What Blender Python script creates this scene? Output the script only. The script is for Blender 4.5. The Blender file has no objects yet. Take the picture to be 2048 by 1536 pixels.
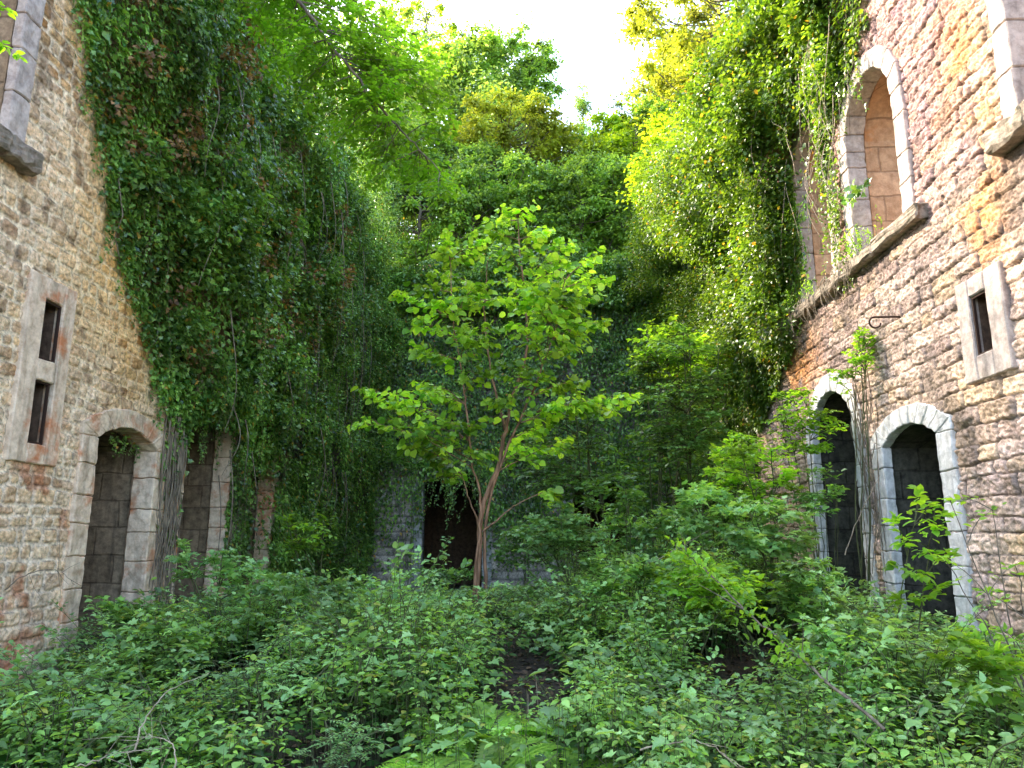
import bpy, bmesh, math, random
import numpy as np
from mathutils import Vector, Matrix, noise
from mathutils.geometry import tessellate_polygon

# ------------------------------------------------------------------ camera, sky, sun
scene = bpy.context.scene
COL = scene.collection
rng = np.random.default_rng(11)
random.seed(11)
PITCH, YAW, FPX = math.radians(11.72), math.radians(2.1), 1504.0
cam_d = bpy.data.cameras.new('camera')
cam = bpy.data.objects.new('camera', cam_d)
COL.objects.link(cam)
cam.location = (0, 0, 1.6)
cam.rotation_euler = (math.radians(90) + PITCH, 0, YAW)
cam_d.sensor_width = 36
cam_d.lens = 36 * FPX / 2048
cam_d.clip_start = 0.05
cam_d.clip_end = 600
scene.camera = cam

SUN = Vector((-0.90, 0.60, 0.80)).normalized()          # towards the sun
EL, AZ = math.asin(SUN.z), math.atan2(SUN.x, SUN.y)
world = bpy.data.worlds.new('World')
scene.world = world
world.use_nodes = True
nt = world.node_tree
sky = nt.nodes.new('ShaderNodeTexSky')
sky.sky_type = 'NISHITA'
sky.sun_disc = False
sky.sun_elevation = EL
sky.sun_rotation = AZ
sky.air_density = 1.0
sky.dust_density = 3.0
sky.ozone_density = 0.8
bg = nt.nodes['Background']
bg.inputs['Strength'].default_value = 0.15
nt.links.new(sky.outputs[0], bg.inputs['Color'])
sun_d = bpy.data.lights.new('sun', 'SUN')
sun_d.energy = 2.0
sun_d.angle = math.radians(0.6)
sun_d.color = (0.90, 0.79, 0.64)
sun = bpy.data.objects.new('sun', sun_d)
sun.rotation_euler = SUN.to_track_quat('Z', 'Y').to_euler()
sun.location = (-20, 15, 25)
COL.objects.link(sun)
vs = scene.view_settings
vs.view_transform = 'Standard'
vs.look = 'None'
vs.exposure = 3.0
vs.gamma = 1.0
scene.cycles.max_bounces = 8
scene.cycles.diffuse_bounces = 4
scene.cycles.transmission_bounces = 5
scene.cycles.use_denoising = True

# ------------------------------------------------------------------ helpers
FW = np.array([-math.sin(YAW) * math.cos(PITCH), math.cos(YAW) * math.cos(PITCH), math.sin(PITCH)])
RT = np.array([math.cos(YAW), math.sin(YAW), 0.0])
UP = np.cross(RT, FW)
EYE = np.array([0, 0, 1.6])


def at(u, v, y):
    """world point seen at photo pixel u, v and lying in the vertical plane at depth y"""
    d = FW + (u - 1024) / FPX * RT - (v - 768) / FPX * UP
    return EYE + d * (y / d[1])


_lat = np.random.default_rng(5).random((8, 256, 256))


def vn(x, y, scale=1.0, k=0):
    """smooth value noise 0..1"""
    x = np.asarray(x, float) / scale + 37.3 * (k + 1)
    y = np.asarray(y, float) / scale + 11.7 * (k + 1)
    xi, yi = np.floor(x).astype(int), np.floor(y).astype(int)
    fx, fy = x - xi, y - yi
    fx = fx * fx * (3 - 2 * fx)
    fy = fy * fy * (3 - 2 * fy)
    L = _lat[k % 8]
    a, b = L[xi % 256, yi % 256], L[(xi + 1) % 256, yi % 256]
    c, d = L[xi % 256, (yi + 1) % 256], L[(xi + 1) % 256, (yi + 1) % 256]
    return (a * (1 - fx) + b * fx) * (1 - fy) + (c * (1 - fx) + d * fx) * fy


def fbm(x, y, scale=1.0, k=0, o=4):
    r, a, t = 0, 1.0, 0
    for i in range(o):
        r = r + a * vn(x, y, scale / 2 ** i, k + i)
        t += a
        a *= 0.5
    return r / t


def smooth(a, b, x):
    t = np.clip((x - a) / (b - a), 0, 1)
    return t * t * (3 - 2 * t)


def unit(v):
    v = np.asarray(v, float)
    return v / np.maximum(np.linalg.norm(v, axis=-1, keepdims=True), 1e-9)


def empty(name, loc, label=None, cat=None, group=None):
    o = bpy.data.objects.new(name, None)
    COL.objects.link(o)
    o.location = tuple(loc)
    o.empty_display_size = 0.2
    tag(o, label, cat, group)
    return o


def tag(o, label=None, cat=None, group=None, kind=None):
    if label: o['label'] = label
    if cat: o['category'] = cat
    if group: o['group'] = group
    if kind: o['kind'] = kind
    return o


def link(name, me, mat, parent=None):
    o = bpy.data.objects.new(name, me)
    COL.objects.link(o)
    if mat: me.materials.append(mat)
    if parent is not None:
        w_, q_ = Vector((0, 0, 0)), parent
        while q_ is not None: w_ += q_.location; q_ = q_.parent
        me.transform(Matrix.Translation(-w_))
        o.parent = parent
    return o


def mesh_np(name, V, F, attrs=None, cols=None, smoothed=False):
    """mesh from numpy: F is (n,3) or (n,4)"""
    me = bpy.data.meshes.new(name)
    V = np.ascontiguousarray(V, dtype=np.float32)
    F = np.ascontiguousarray(F, dtype=np.int32)
    n, k = F.shape
    me.vertices.add(len(V))
    me.vertices.foreach_set('co', V.ravel())
    me.loops.add(n * k)
    me.loops.foreach_set('vertex_index', F.ravel())
    me.polygons.add(n)
    me.polygons.foreach_set('loop_start', np.arange(0, n * k, k, dtype=np.int32))
    if smoothed:
        me.polygons.foreach_set('use_smooth', np.ones(n, dtype=bool))
    for nm, a in (attrs or {}).items():
        at_ = me.attributes.new(nm, 'FLOAT', 'POINT')
        at_.data.foreach_set('value', np.ascontiguousarray(a, dtype=np.float32))
    for nm, a in (cols or {}).items():
        at_ = me.attributes.new(nm, 'FLOAT_COLOR', 'POINT')
        c = np.ones((len(V), 4), dtype=np.float32)
        c[:, :3] = a
        at_.data.foreach_set('color', c.ravel())
    me.update(calc_edges=True)
    return me


# leaf outlines: verts (along, across, lift), triangles
def tmpl(half, mid, lift=0.10):
    """symmetrical leaf: half outline points (u,v), midrib points; folded a little along the midrib"""
    V = [(0, 0, 0)]
    n = len(half)
    ctr = (mid, 0, 0)
    V = [ctr, (0, 0, 0)] + [(u, v, lift * abs(v) * 2) for u, v in half] + [(1, 0, -0.12)] + \
        [(u, -v, lift * abs(v) * 2) for u, v in reversed(half)]
    m = len(V) - 1
    T = [(0, 1 + i, 1 + (i + 1) % m) for i in range(m)]
    return np.array(V, float), np.array(T, int)


KITE = (np.array([(0, 0, 0), (.42, .30, .07), (1, 0, -.1), (.42, -.30, .07)], float), np.array([(0, 2, 1), (0, 3, 2)]))
LANCE = (np.array([(0, 0, 0), (.38, .16, .04), (1, 0, -.08), (.38, -.16, .04)], float), np.array([(0, 2, 1), (0, 3, 2)]))
OVATE = tmpl([(.12, .24), (.42, .34), (.75, .2)], .45)
ROUND = tmpl([(-.03, .22), (.2, .42), (.5, .46), (.82, .26)], .42)
IVY = tmpl([(-.1, .2), (.02, .46), (.28, .3), (.5, .40), (.66, .17)], .3, .06)
MAPLE = tmpl([(-.06, .12), (-.14, .46), (.02, .36), (.12, .30), (.30, .60), (.46, .50), (.46, .24), (.66, .30), (.72, .16), (.84, .10)], .28, .12)


class Leaves:
    def __init__(self):
        self.V, self.F, self.R, self.n = [], [], [], 0

    def add(self, pos, axis, normal, size, t, rnd=None):
        pos = np.atleast_2d(np.asarray(pos, float))
        N = len(pos)
        if N == 0: return
        A = unit(np.broadcast_to(axis, (N, 3)))
        Nn = np.broadcast_to(normal, (N, 3))
        Nn = unit(Nn - (Nn * A).sum(1, keepdims=True) * A + 1e-6)
        B = np.cross(Nn, A)
        size = np.broadcast_to(size, (N,))
        TV, TF = t
        k = len(TV)
        P = pos[:, None, :] + size[:, None, None] * (
            TV[None, :, 0, None] * A[:, None, :] + TV[None, :, 1, None] * B[:, None, :] + TV[None, :, 2, None] * Nn[:, None, :])
        self.V.append(P.reshape(-1, 3))
        self.F.append((TF[None] + (np.arange(N) * k)[:, None, None] + self.n).reshape(-1, 3))
        r = rng.random(N) if rnd is None else np.broadcast_to(rnd, (N,))
        self.R.append(np.repeat(r, k))
        self.n += N * k

    def build(self, name, mat, parent=None):
        me = mesh_np(name, np.concatenate(self.V), np.concatenate(self.F), {'rnd': np.concatenate(self.R)})
        return link(name, me, mat, parent)


class Tubes:
    def __init__(self):
        self.V, self.F, self.n = [], [], 0

    def add(self, pts, r0, r1, sides=5):
        P = np.asarray(pts, float)
        n = len(P)
        if n < 2: return
        T = unit(np.gradient(P, axis=0))
        ref = np.array([0.31, 0.17, 0.93]) if abs(T[0, 2]) < .8 else np.array([1, .2, .1])
        U = unit(np.cross(T, ref))
        W = np.cross(T, U)
        rad = (np.linspace(r0, r1, n) if np.isscalar(r0) else np.asarray(r0))[:, None, None]
        a = np.arange(sides) * 2 * math.pi / sides
        ring = P[:, None, :] + rad * (np.cos(a)[None, :, None] * U[:, None, :] + np.sin(a)[None, :, None] * W[:, None, :])
        self.V.append(ring.reshape(-1, 3))
        i, j = np.meshgrid(np.arange(n - 1), np.arange(sides), indexing='ij')
        j2 = (j + 1) % sides
        q = np.stack([i * sides + j, i * sides + j2, (i + 1) * sides + j2, (i + 1) * sides + j], -1).reshape(-1, 4)
        self.F.append(q + self.n)
        self.n += n * sides

    def many(self, A, Bp, r0, r1):
        """many thin straight 3-sided sticks"""
        A, Bp = np.asarray(A, float), np.asarray(Bp, float)
        N = len(A)
        T = unit(Bp - A)
        U = unit(np.cross(T, [0.31, 0.83, 0.2]))
        W = np.cross(T, U)
        a = np.arange(3) * 2 * math.pi / 3
        o = np.cos(a)[None, :, None] * U[:, None, :] + np.sin(a)[None, :, None] * W[:, None, :]
        r0 = np.broadcast_to(r0, (N,))[:, None, None]
        r1 = np.broadcast_to(r1, (N,))[:, None, None]
        R = np.concatenate([A[:, None] + o * r0, Bp[:, None] + o * r1], 1)
        self.V.append(R.reshape(-1, 3))
        f = np.array([(0, 1, 4, 3), (1, 2, 5, 4), (2, 0, 3, 5)])
        self.F.append((f[None] + (np.arange(N) * 6)[:, None, None]).reshape(-1, 4) + self.n)
        self.n += N * 6

    def build(self, name, mat, parent=None):
        me = mesh_np(name, np.concatenate(self.V), np.concatenate(self.F), smoothed=True)
        return link(name, me, mat, parent)


def curve(pts, n=8, wob=0.0):
    """catmull-rom through the points"""
    P = np.asarray(pts, float)
    P = np.vstack([2 * P[0] - P[1], P, 2 * P[-1] - P[-2]])
    out = []
    for i in range(1, len(P) - 2):
        for t in np.linspace(0, 1, n, endpoint=False):
            a, b, c, d = P[i - 1], P[i], P[i + 1], P[i + 2]
            out.append(0.5 * (2 * b + (c - a) * t + (2 * a - 5 * b + 4 * c - d) * t * t + (3 * b - a - 3 * c + d) * t ** 3))
    out.append(P[-2])
    out = np.array(out)
    if wob: out[1:-1] += rng.normal(0, wob, (len(out) - 2, 3))
    return out


# ------------------------------------------------------------------ materials
def new_mat(name):
    m = bpy.data.materials.new(name)
    m.use_nodes = True
    t = m.node_tree
    return m, t, t.nodes['Principled BSDF'], t.nodes['Material Output']


def nd(t, typ, **kw):
    n = t.nodes.new(typ)
    for k, v in kw.items():
        if k in n.inputs.keys() if isinstance(k, str) else False:
            n.inputs[k].default_value = v
        else:
            setattr(n, k, v)
    return n


def leaf_mat(name, dark, light, trans=0.4, rough=0.42, odd=None, vary=1.2, spec=0.5, tcol=None):
    m, t, p, out = new_mat(name)
    L = t.links
    a = nd(t, 'ShaderNodeAttribute', attribute_name='rnd')
    ramp = nd(t, 'ShaderNodeValToRGB')
    cr = ramp.color_ramp
    cr.elements[0].position, cr.elements[0].color = 0.0, (*dark, 1)
    cr.elements[1].position, cr.elements[1].color = 0.86, (*light, 1)
    if odd is not None:
        e = cr.elements.new(0.982); e.color = (*light, 1)
        e = cr.elements.new(0.986); e.color = (*odd, 1)
        e = cr.elements.new(1.0); e.color = (*odd, 1)
    L.new(a.outputs['Fac'], ramp.inputs[0])
    g = nd(t, 'ShaderNodeNewGeometry')
    nz = nd(t, 'ShaderNodeTexNoise')
    nz.inputs['Scale'].default_value = vary
    nz.inputs['Detail'].default_value = 2
    L.new(g.outputs['Position'], nz.inputs['Vector'])
    mr = nd(t, 'ShaderNodeMapRange')
    mr.inputs[1].default_value, mr.inputs[2].default_value = 0.32, 0.68
    mr.inputs[3].default_value, mr.inputs[4].default_value = 0.5, 1.45
    L.new(nz.outputs['Fac'], mr.inputs[0])
    mx = nd(t, 'ShaderNodeVectorMath', operation='SCALE')
    L.new(ramp.outputs[0], mx.inputs[0])
    L.new(mr.outputs[0], mx.inputs['Scale'])
    L.new(mx.outputs[0], p.inputs['Base Color'])
    p.inputs['Roughness'].default_value = rough
    p.inputs['Specular IOR Level'].default_value = spec
    tr = nd(t, 'ShaderNodeBsdfTranslucent')
    tm = nd(t, 'ShaderNodeVectorMath', operation='MULTIPLY')
    tm.inputs[1].default_value = tcol or (1.9, 1.7, 0.5)
    L.new(mx.outputs[0], tm.inputs[0])
    L.new(tm.outputs[0], tr.inputs['Color'])
    ms = nd(t, 'ShaderNodeMixShader')
    ms.inputs[0].default_value = trans
    L.new(p.outputs[0], ms.inputs[1])
    L.new(tr.outputs[0], ms.inputs[2])
    L.new(ms.outputs[0], out.inputs['Surface'])
    return m


def bark_mat(name, c0, c1, scale=30):
    m, t, p, out = new_mat(name)
    L = t.links
    tc = nd(t, 'ShaderNodeTexCoord')
    mp = nd(t, 'ShaderNodeMapping')
    mp.inputs['Scale'].default_value = (1, 1, .18)
    nz = nd(t, 'ShaderNodeTexNoise')
    nz.inputs['Scale'].default_value = scale
    nz.inputs['Detail'].default_value = 6
    L.new(tc.outputs['Object'], mp.inputs[0]); L.new(mp.outputs[0], nz.inputs['Vector'])
    r = nd(t, 'ShaderNodeValToRGB')
    r.color_ramp.elements[0].position, r.color_ramp.elements[0].color = .35, (*c0, 1)
    r.color_ramp.elements[1].position, r.color_ramp.elements[1].color = .65, (*c1, 1)
    L.new(nz.outputs['Fac'], r.inputs[0]); L.new(r.outputs[0], p.inputs['Base Color'])
    b = nd(t, 'ShaderNodeBump')
    b.inputs['Strength'].default_value = .5; b.inputs['Distance'].default_value = .01
    L.new(nz.outputs['Fac'], b.inputs['Height']); L.new(b.outputs[0], p.inputs['Normal'])
    p.inputs['Roughness'].default_value = .85
    return m


def stone_attr_mat(name, bump=0.6):
    """colour comes from the vertex attribute of each laid stone; fine grain and pitting on top"""
    m, t, p, out = new_mat(name)
    L = t.links
    a = nd(t, 'ShaderNodeAttribute', attribute_name='col')
    g = nd(t, 'ShaderNodeNewGeometry')
    n1 = nd(t, 'ShaderNodeTexNoise'); n1.inputs['Scale'].default_value = 22; n1.inputs['Detail'].default_value = 8
    n1.inputs['Roughness'].default_value = .7
    n2 = nd(t, 'ShaderNodeTexNoise'); n2.inputs['Scale'].default_value = 3.2; n2.inputs['Detail'].default_value = 6
    for n in (n1, n2): L.new(g.outputs['Position'], n.inputs['Vector'])
    r1 = nd(t, 'ShaderNodeMapRange'); r1.inputs[1].default_value = .36; r1.inputs[2].default_value = .66
    r1.inputs[3].default_value = .5; r1.inputs[4].default_value = 1.4
    L.new(n1.outputs['Fac'], r1.inputs[0])
    r2 = nd(t, 'ShaderNodeMapRange'); r2.inputs[1].default_value = .3; r2.inputs[2].default_value = .7
    r2.inputs[3].default_value = .85; r2.inputs[4].default_value = 1.2
    L.new(n2.outputs['Fac'], r2.inputs[0])
    mu = nd(t, 'ShaderNodeMath', operation='MULTIPLY')
    L.new(r1.outputs[0], mu.inputs[0]); L.new(r2.outputs[0], mu.inputs[1])
    sc = nd(t, 'ShaderNodeVectorMath', operation='SCALE')
    L.new(a.outputs['Color'], sc.inputs[0]); L.new(mu.outputs[0], sc.inputs['Scale'])
    L.new(sc.outputs[0], p.inputs['Base Color'])
    b = nd(t, 'ShaderNodeBump'); b.inputs['Strength'].default_value = bump; b.inputs['Distance'].default_value = .02
    L.new(n1.outputs['Fac'], b.inputs['Height']); L.new(b.outputs[0], p.inputs['Normal'])
    p.inputs['Roughness'].default_value = .92
    p.inputs['Specular IOR Level'].default_value = .2
    return m


def stone_mat(name, c0, c1, stain=None, streak=(.03, .028, .025), amt=.55, bricks=None, stain_lo=.58):
    """dressed stone with grime streaks, lichen and optional course joints"""
    m, t, p, out = new_mat(name)
    L = t.links
    g = nd(t, 'ShaderNodeNewGeometry')
    n1 = nd(t, 'ShaderNodeTexNoise'); n1.inputs['Scale'].default_value = 9; n1.inputs['Detail'].default_value = 8
    n1.inputs['Roughness'].default_value = .72
    L.new(g.outputs['Position'], n1.inputs['Vector'])
    r = nd(t, 'ShaderNodeValToRGB')
    r.color_ramp.elements[0].position, r.color_ramp.elements[0].color = .34, (*c0, 1)
    r.color_ramp.elements[1].position, r.color_ramp.elements[1].color = .62, (*c1, 1)
    L.new(n1.outputs['Fac'], r.inputs[0])
    mp = nd(t, 'ShaderNodeMapping'); mp.inputs['Scale'].default_value = (5, 5, .8)
    L.new(g.outputs['Position'], mp.inputs[0])
    n2 = nd(t, 'ShaderNodeTexNoise'); n2.inputs['Scale'].default_value = 1.6; n2.inputs['Detail'].default_value = 7
    L.new(mp.outputs[0], n2.inputs['Vector'])
    r2 = nd(t, 'ShaderNodeMapRange'); r2.inputs[1].default_value = .52; r2.inputs[2].default_value = .72
    r2.inputs[3].default_value = 0; r2.inputs[4].default_value = amt
    L.new(n2.outputs['Fac'], r2.inputs[0])
    mx = nd(t, 'ShaderNodeMix', data_type='RGBA')
    L.new(r2.outputs[0], mx.inputs[0]); L.new(r.outputs[0], mx.inputs[6]); mx.inputs[7].default_value = (*streak, 1)
    last = mx.outputs[2]
    if stain is not None:
        n3 = nd(t, 'ShaderNodeTexNoise'); n3.inputs['Scale'].default_value = 1.9; n3.inputs['Detail'].default_value = 9
        n3.inputs['Roughness'].default_value = .65
        L.new(g.outputs['Position'], n3.inputs['Vector'])
        r3 = nd(t, 'ShaderNodeMapRange'); r3.inputs[1].default_value = stain_lo; r3.inputs[2].default_value = stain_lo + .12
        r3.inputs[3].default_value = 0; r3.inputs[4].default_value = .85
        L.new(n3.outputs['Fac'], r3.inputs[0])
        m3 = nd(t, 'ShaderNodeMix', data_type='RGBA')
        L.new(r3.outputs[0], m3.inputs[0]); L.new(last, m3.inputs[6]); m3.inputs[7].default_value = (*stain, 1)
        last = m3.outputs[2]
    b = nd(t, 'ShaderNodeBump'); b.inputs['Strength'].default_value = .55; b.inputs['Distance'].default_value = .02
    L.new(n1.outputs['Fac'], b.inputs['Height'])
    nrm = b
    if bricks:
        sp = nd(t, 'ShaderNodeSeparateXYZ'); L.new(g.outputs['Position'], sp.inputs[0])
        ad = nd(t, 'ShaderNodeMath', operation='ADD'); L.new(sp.outputs[0], ad.inputs[0]); L.new(sp.outputs[1], ad.inputs[1])
        cb = nd(t, 'ShaderNodeCombineXYZ'); L.new(ad.outputs[0], cb.inputs[0]); L.new(sp.outputs[2], cb.inputs[1])
        nw = nd(t, 'ShaderNodeTexNoise'); nw.inputs['Scale'].default_value = 3
        L.new(g.outputs['Position'], nw.inputs['Vector'])
        wv = nd(t, 'ShaderNodeVectorMath', operation='MULTIPLY_ADD')
        L.new(nw.outputs['Color'], wv.inputs[0]); wv.inputs[1].default_value = (.07, .07, 0); L.new(cb.outputs[0], wv.inputs[2])
        bt = nd(t, 'ShaderNodeTexBrick')
        bt.inputs['Scale'].default_value = 1; bt.inputs['Brick Width'].default_value = bricks[0]
        bt.inputs['Row Height'].default_value = bricks[1]; bt.inputs['Mortar Size'].default_value = .014
        bt.inputs['Mortar Smooth'].default_value = .4
        bt.inputs['Color1'].default_value = (1, 1, 1, 1); bt.inputs['Color2'].default_value = (.8, .78, .74, 1)
        bt.inputs['Mortar'].default_value = (.62, .6, .58, 1)
        L.new(wv.outputs[0], bt.inputs['Vector'])
        mm = nd(t, 'ShaderNodeVectorMath', operation='MULTIPLY')
        L.new(last, mm.inputs[0]); L.new(bt.outputs['Color'], mm.inputs[1])
        last = mm.outputs[0]
        b2 = nd(t, 'ShaderNodeBump'); b2.invert = True; b2.inputs['Strength'].default_value = .8; b2.inputs['Distance'].default_value = .03
        L.new(bt.outputs['Fac'], b2.inputs['Height']); L.new(b.outputs[0], b2.inputs['Normal'])
        nrm = b2
    L.new(last, p.inputs['Base Color'])
    L.new(nrm.outputs[0], p.inputs['Normal'])
    p.inputs['Roughness'].default_value = .9
    p.inputs['Specular IOR Level'].default_value = .2
    return m


M = {}
M['ivy'] = leaf_mat('ivy_leaf', (.03, .10, .018), (.24, .42, .09), .32, .29, odd=(.50, .30, .05), vary=1.3, spec=.6)
M['ivy_sun'] = leaf_mat('ivy_leaf_sunlit_tint', (.04, .11, .014), (.17, .28, .035), .36, .36, odd=(.5, .3, .05), vary=1.6)  # ivy copy for the sunlit wall, warm light put into its colour
M['young'] = leaf_mat('young_tree_leaf', (.09, .26, .022), (.46, .72, .09), .48, .36, vary=1.3)
M['beech'] = leaf_mat('beech_leaf', (.10, .24, .02), (.20, .40, .035), .55, .45, vary=.9)
M['tree_green'] = leaf_mat('tree_leaf_green', (.11, .23, .05), (.30, .46, .11), .5, .5, vary=.7)
M['tree_dark'] = leaf_mat('tree_leaf_dark', (.035, .11, .016), (.12, .24, .035), .4, .5, vary=.7)
M['tree_yellow'] = leaf_mat('tree_leaf_sunlit_yellow', (.17, .30, .02), (.40, .52, .04), .55, .5, vary=.7, tcol=(1.6, 1.5, .45))  # yellow-lit crowns: sunlight put into the leaf colour
M['tree_gold'] = leaf_mat('tree_leaf_sunlit_gold', (.24, .32, .03), (.46, .50, .07), .5, .5, vary=.7, tcol=(1.4, 1.25, .5))  # stronger sunlit tint painted into the leaves of the brightest crowns
M['wood'] = leaf_mat('woodland_leaf', (.13, .25, .08), (.36, .50, .16), .5, .5, vary=.35)
M['conifer'] = leaf_mat('conifer_needle', (.14, .28, .08), (.34, .48, .18), .5, .6, vary=1)
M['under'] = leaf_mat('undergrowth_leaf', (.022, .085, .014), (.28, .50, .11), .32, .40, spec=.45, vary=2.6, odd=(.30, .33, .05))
M['pale'] = leaf_mat('pale_seedling_leaf', (.11, .26, .08), (.28, .47, .17), .36, .38, vary=1.2)
M['fresh'] = leaf_mat('fresh_sapling_leaf', (.13, .3, .03), (.26, .46, .05), .5, .4, vary=1.6)
M['fern'] = leaf_mat('fern_frond', (.14, .32, .03), (.30, .50, .06), .45, .5, vary=2)
M['shrub'] = leaf_mat('shrub_leaf', (.06, .16, .035), (.16, .32, .08), .35, .42, vary=1.2)
M['dead_leaf'] = leaf_mat('dead_leaf', (.05, .03, .018), (.16, .10, .055), .1, .8, vary=3)
M['withered'] = leaf_mat('withered_leaf', (.13, .07, .035), (.36, .21, .09), .3, .6, vary=2)
M['bark'] = bark_mat('grey_bark', (.07, .055, .04), (.20, .16, .11))
M['bark_tan'] = bark_mat('tan_bark', (.12, .06, .03), (.34, .19, .11), 24)
M['stem'] = bark_mat('stem', (.04, .05, .015), (.10, .11, .04), 40)
M['dry'] = bark_mat('dry_twig', (.18, .13, .08), (.42, .34, .24), 40)
M['root'] = bark_mat('ivy_stem', (.10, .075, .05), (.30, .24, .17), 30)
M['wall_l'] = stone_attr_mat('ochre_rubble_masonry')
M['wall_r'] = stone_attr_mat('pink_coursed_masonry', .75)
M['dress_l'] = stone_mat('dressed_beige_stone', (.48, .35, .24), (.84, .67, .49), stain=(.50, .15, .04), stain_lo=.54, streak=(.10, .07, .04))
M['dress_r'] = stone_mat('dressed_pale_stone', (.42, .415, .39), (.74, .73, .70), streak=(.16, .15, .13), amt=.5)
M['dress_u'] = stone_mat('dressed_window_stone', (.28, .23, .20), (.55, .47, .41), amt=.5)
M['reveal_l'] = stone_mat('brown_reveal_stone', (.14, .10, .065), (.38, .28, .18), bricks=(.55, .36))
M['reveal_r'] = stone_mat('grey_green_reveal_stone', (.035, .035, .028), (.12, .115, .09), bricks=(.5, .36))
M['reveal_u'] = stone_mat('orange_reveal_stone', (.42, .24, .13), (.66, .42, .25), stain=(.62, .26, .08), bricks=(.62, .38), amt=.3)
M['sill'] = stone_mat('weathered_sill_stone', (.10, .08, .06), (.34, .28, .22), streak=(.04, .05, .02))
M['core'] = stone_mat('rubble_core', (.09, .075, .06), (.2, .17, .13), bricks=(.4, .25))
M['slit_dark'] = stone_mat('dark_brown_niche', (.05, .03, .018), (.14, .09, .06))  # plain dark brown; behind the end doorways it paints the shade
M['back'] = stone_mat('blue_grey_masonry', (.26, .27, .27), (.58, .59, .59), bricks=(.45, .24))
m, t_, p_, _ = new_mat('rusty_iron')
p_.inputs['Base Color'].default_value = (.045, .022, .014, 1); p_.inputs['Roughness'].default_value = .75
p_.inputs['Metallic'].default_value = .4
M['iron'] = m


# ------------------------------------------------------------------ ground
def ground_z(x, y):
    x, y = np.asarray(x, float), np.asarray(y, float)
    z = .42 * smooth(1.5, 9, y)
    z = z + .20 * np.exp(-(((x + .4) / 2.6) ** 2 + ((y - 10.0) / 2.6) ** 2))
    z = z - .35 * smooth(12, 20, y) + .0
    z = z - .34 * np.exp(-(((x + 4.9) / 1.3) ** 2 + ((y - 7.2) / 1.5) ** 2))
    z = z + .12 * np.exp(-(((x - 3.6) / 1.2) ** 2 + ((y - 10.5) / 2.5) ** 2))
    z = z + .10 * (fbm(x, y, 1.3, 1) - .5) * 2
    inside = (x > -6.6) & (x < 5.9)
    z = z + np.where(inside, 0, .0)
    z = z + .9 * np.clip(y - 27.5, 0, 26) + 4.5 * smooth(7, 28, np.abs(x)) * smooth(2, 20, y)
    return z


def axis_pts():
    a = np.concatenate([np.arange(-8, 8, .12), np.arange(8, 40, 1.0), np.arange(40, 400, 20)])
    return a


xs = np.concatenate([-np.arange(40, 400, 20)[::-1], -np.arange(7, 40, 1.)[::-1], np.arange(-6.9, 7, .12), np.arange(7, 40, 1.), np.arange(40, 400, 20)])
ys = np.concatenate([-np.arange(0, 300, 20)[::-1][:-1], np.arange(0.1, 24, .12), np.arange(24, 70, 1.), np.arange(70, 420, 20)])
gx, gy = np.meshgrid(xs, ys, indexing='ij')
gz = ground_z(gx, gy)
nx_, ny_ = gx.shape
I, J = np.meshgrid(np.arange(nx_ - 1), np.arange(ny_ - 1), indexing='ij')
Q = np.stack([I * ny_ + J, (I + 1) * ny_ + J, (I + 1) * ny_ + J + 1, I * ny_ + J + 1], -1).reshape(-1, 4)
gm, t, p, out = new_mat('forest_soil')
g_ = nd(t, 'ShaderNodeNewGeometry')
n_ = nd(t, 'ShaderNodeTexNoise'); n_.inputs['Scale'].default_value = 7; n_.inputs['Detail'].default_value = 9; n_.inputs['Roughness'].default_value = .75
t.links.new(g_.outputs['Position'], n_.inputs['Vector'])
r_ = nd(t, 'ShaderNodeValToRGB')
r_.color_ramp.elements[0].position, r_.color_ramp.elements[0].color = .35, (.018, .014, .009, 1)
r_.color_ramp.elements[1].position, r_.color_ramp.elements[1].color = .68, (.085, .06, .036, 1)
t.links.new(n_.outputs['Fac'], r_.inputs[0]); t.links.new(r_.outputs[0], p.inputs['Base Color'])
b_ = nd(t, 'ShaderNodeBump'); b_.inputs['Distance'].default_value = .05; t.links.new(n_.outputs['Fac'], b_.inputs['Height'])
t.links.new(b_.outputs[0], p.inputs['Normal']); p.inputs['Roughness'].default_value = .95
gob = link('ground', mesh_np('ground', np.stack([gx, gy, gz], -1).reshape(-1, 3), Q, smoothed=True), gm)
tag(gob, 'dark earth floor of the ruined hall rising to a wooded slope', 'ground', kind='structure')


# ------------------------------------------------------------------ masonry walls
class Frame:
    """local (s along the wall, z up, d into the wall) -> world"""
    def __init__(self, o, S, D):
        self.o, self.S, self.D = np.array(o, float), np.array(S, float), np.array(D, float)

    def w(self, s, z, d):
        s, z, d = np.broadcast_arrays(np.asarray(s, float), np.asarray(z, float), np.asarray(d, float))
        return self.o + s[..., None] * self.S + d[..., None] * self.D + z[..., None] * np.array([0, 0, 1.])


def arch_pts(s0, s1, spring, rise, n=14):
    """top of an opening from s1 side to s0 side (segmental or round)"""
    c = (s0 + s1) / 2
    h = (s1 - s0) / 2
    if rise < 1e-3: return [(s1, spring), (s0, spring)]
    R = (h * h + rise * rise) / (2 * rise)
    a0 = math.asin(min(1, h / R))
    cz = spring + rise - R
    if rise > h: a0 = math.pi - a0
    return [(c + R * math.sin(a), cz + R * math.cos(a)) for a in np.linspace(a0, -a0, n)]


def opening(s0, s1, z0, spring, rise, n=14):
    return [(s0, z0), (s1, z0)] + arch_pts(s0, s1, spring, rise, n)


def grow(op, g):
    s0, s1, z0, sp, ri = op
    return (s0 - g, s1 + g, z0 - g, sp, ri + g * .85)


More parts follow.
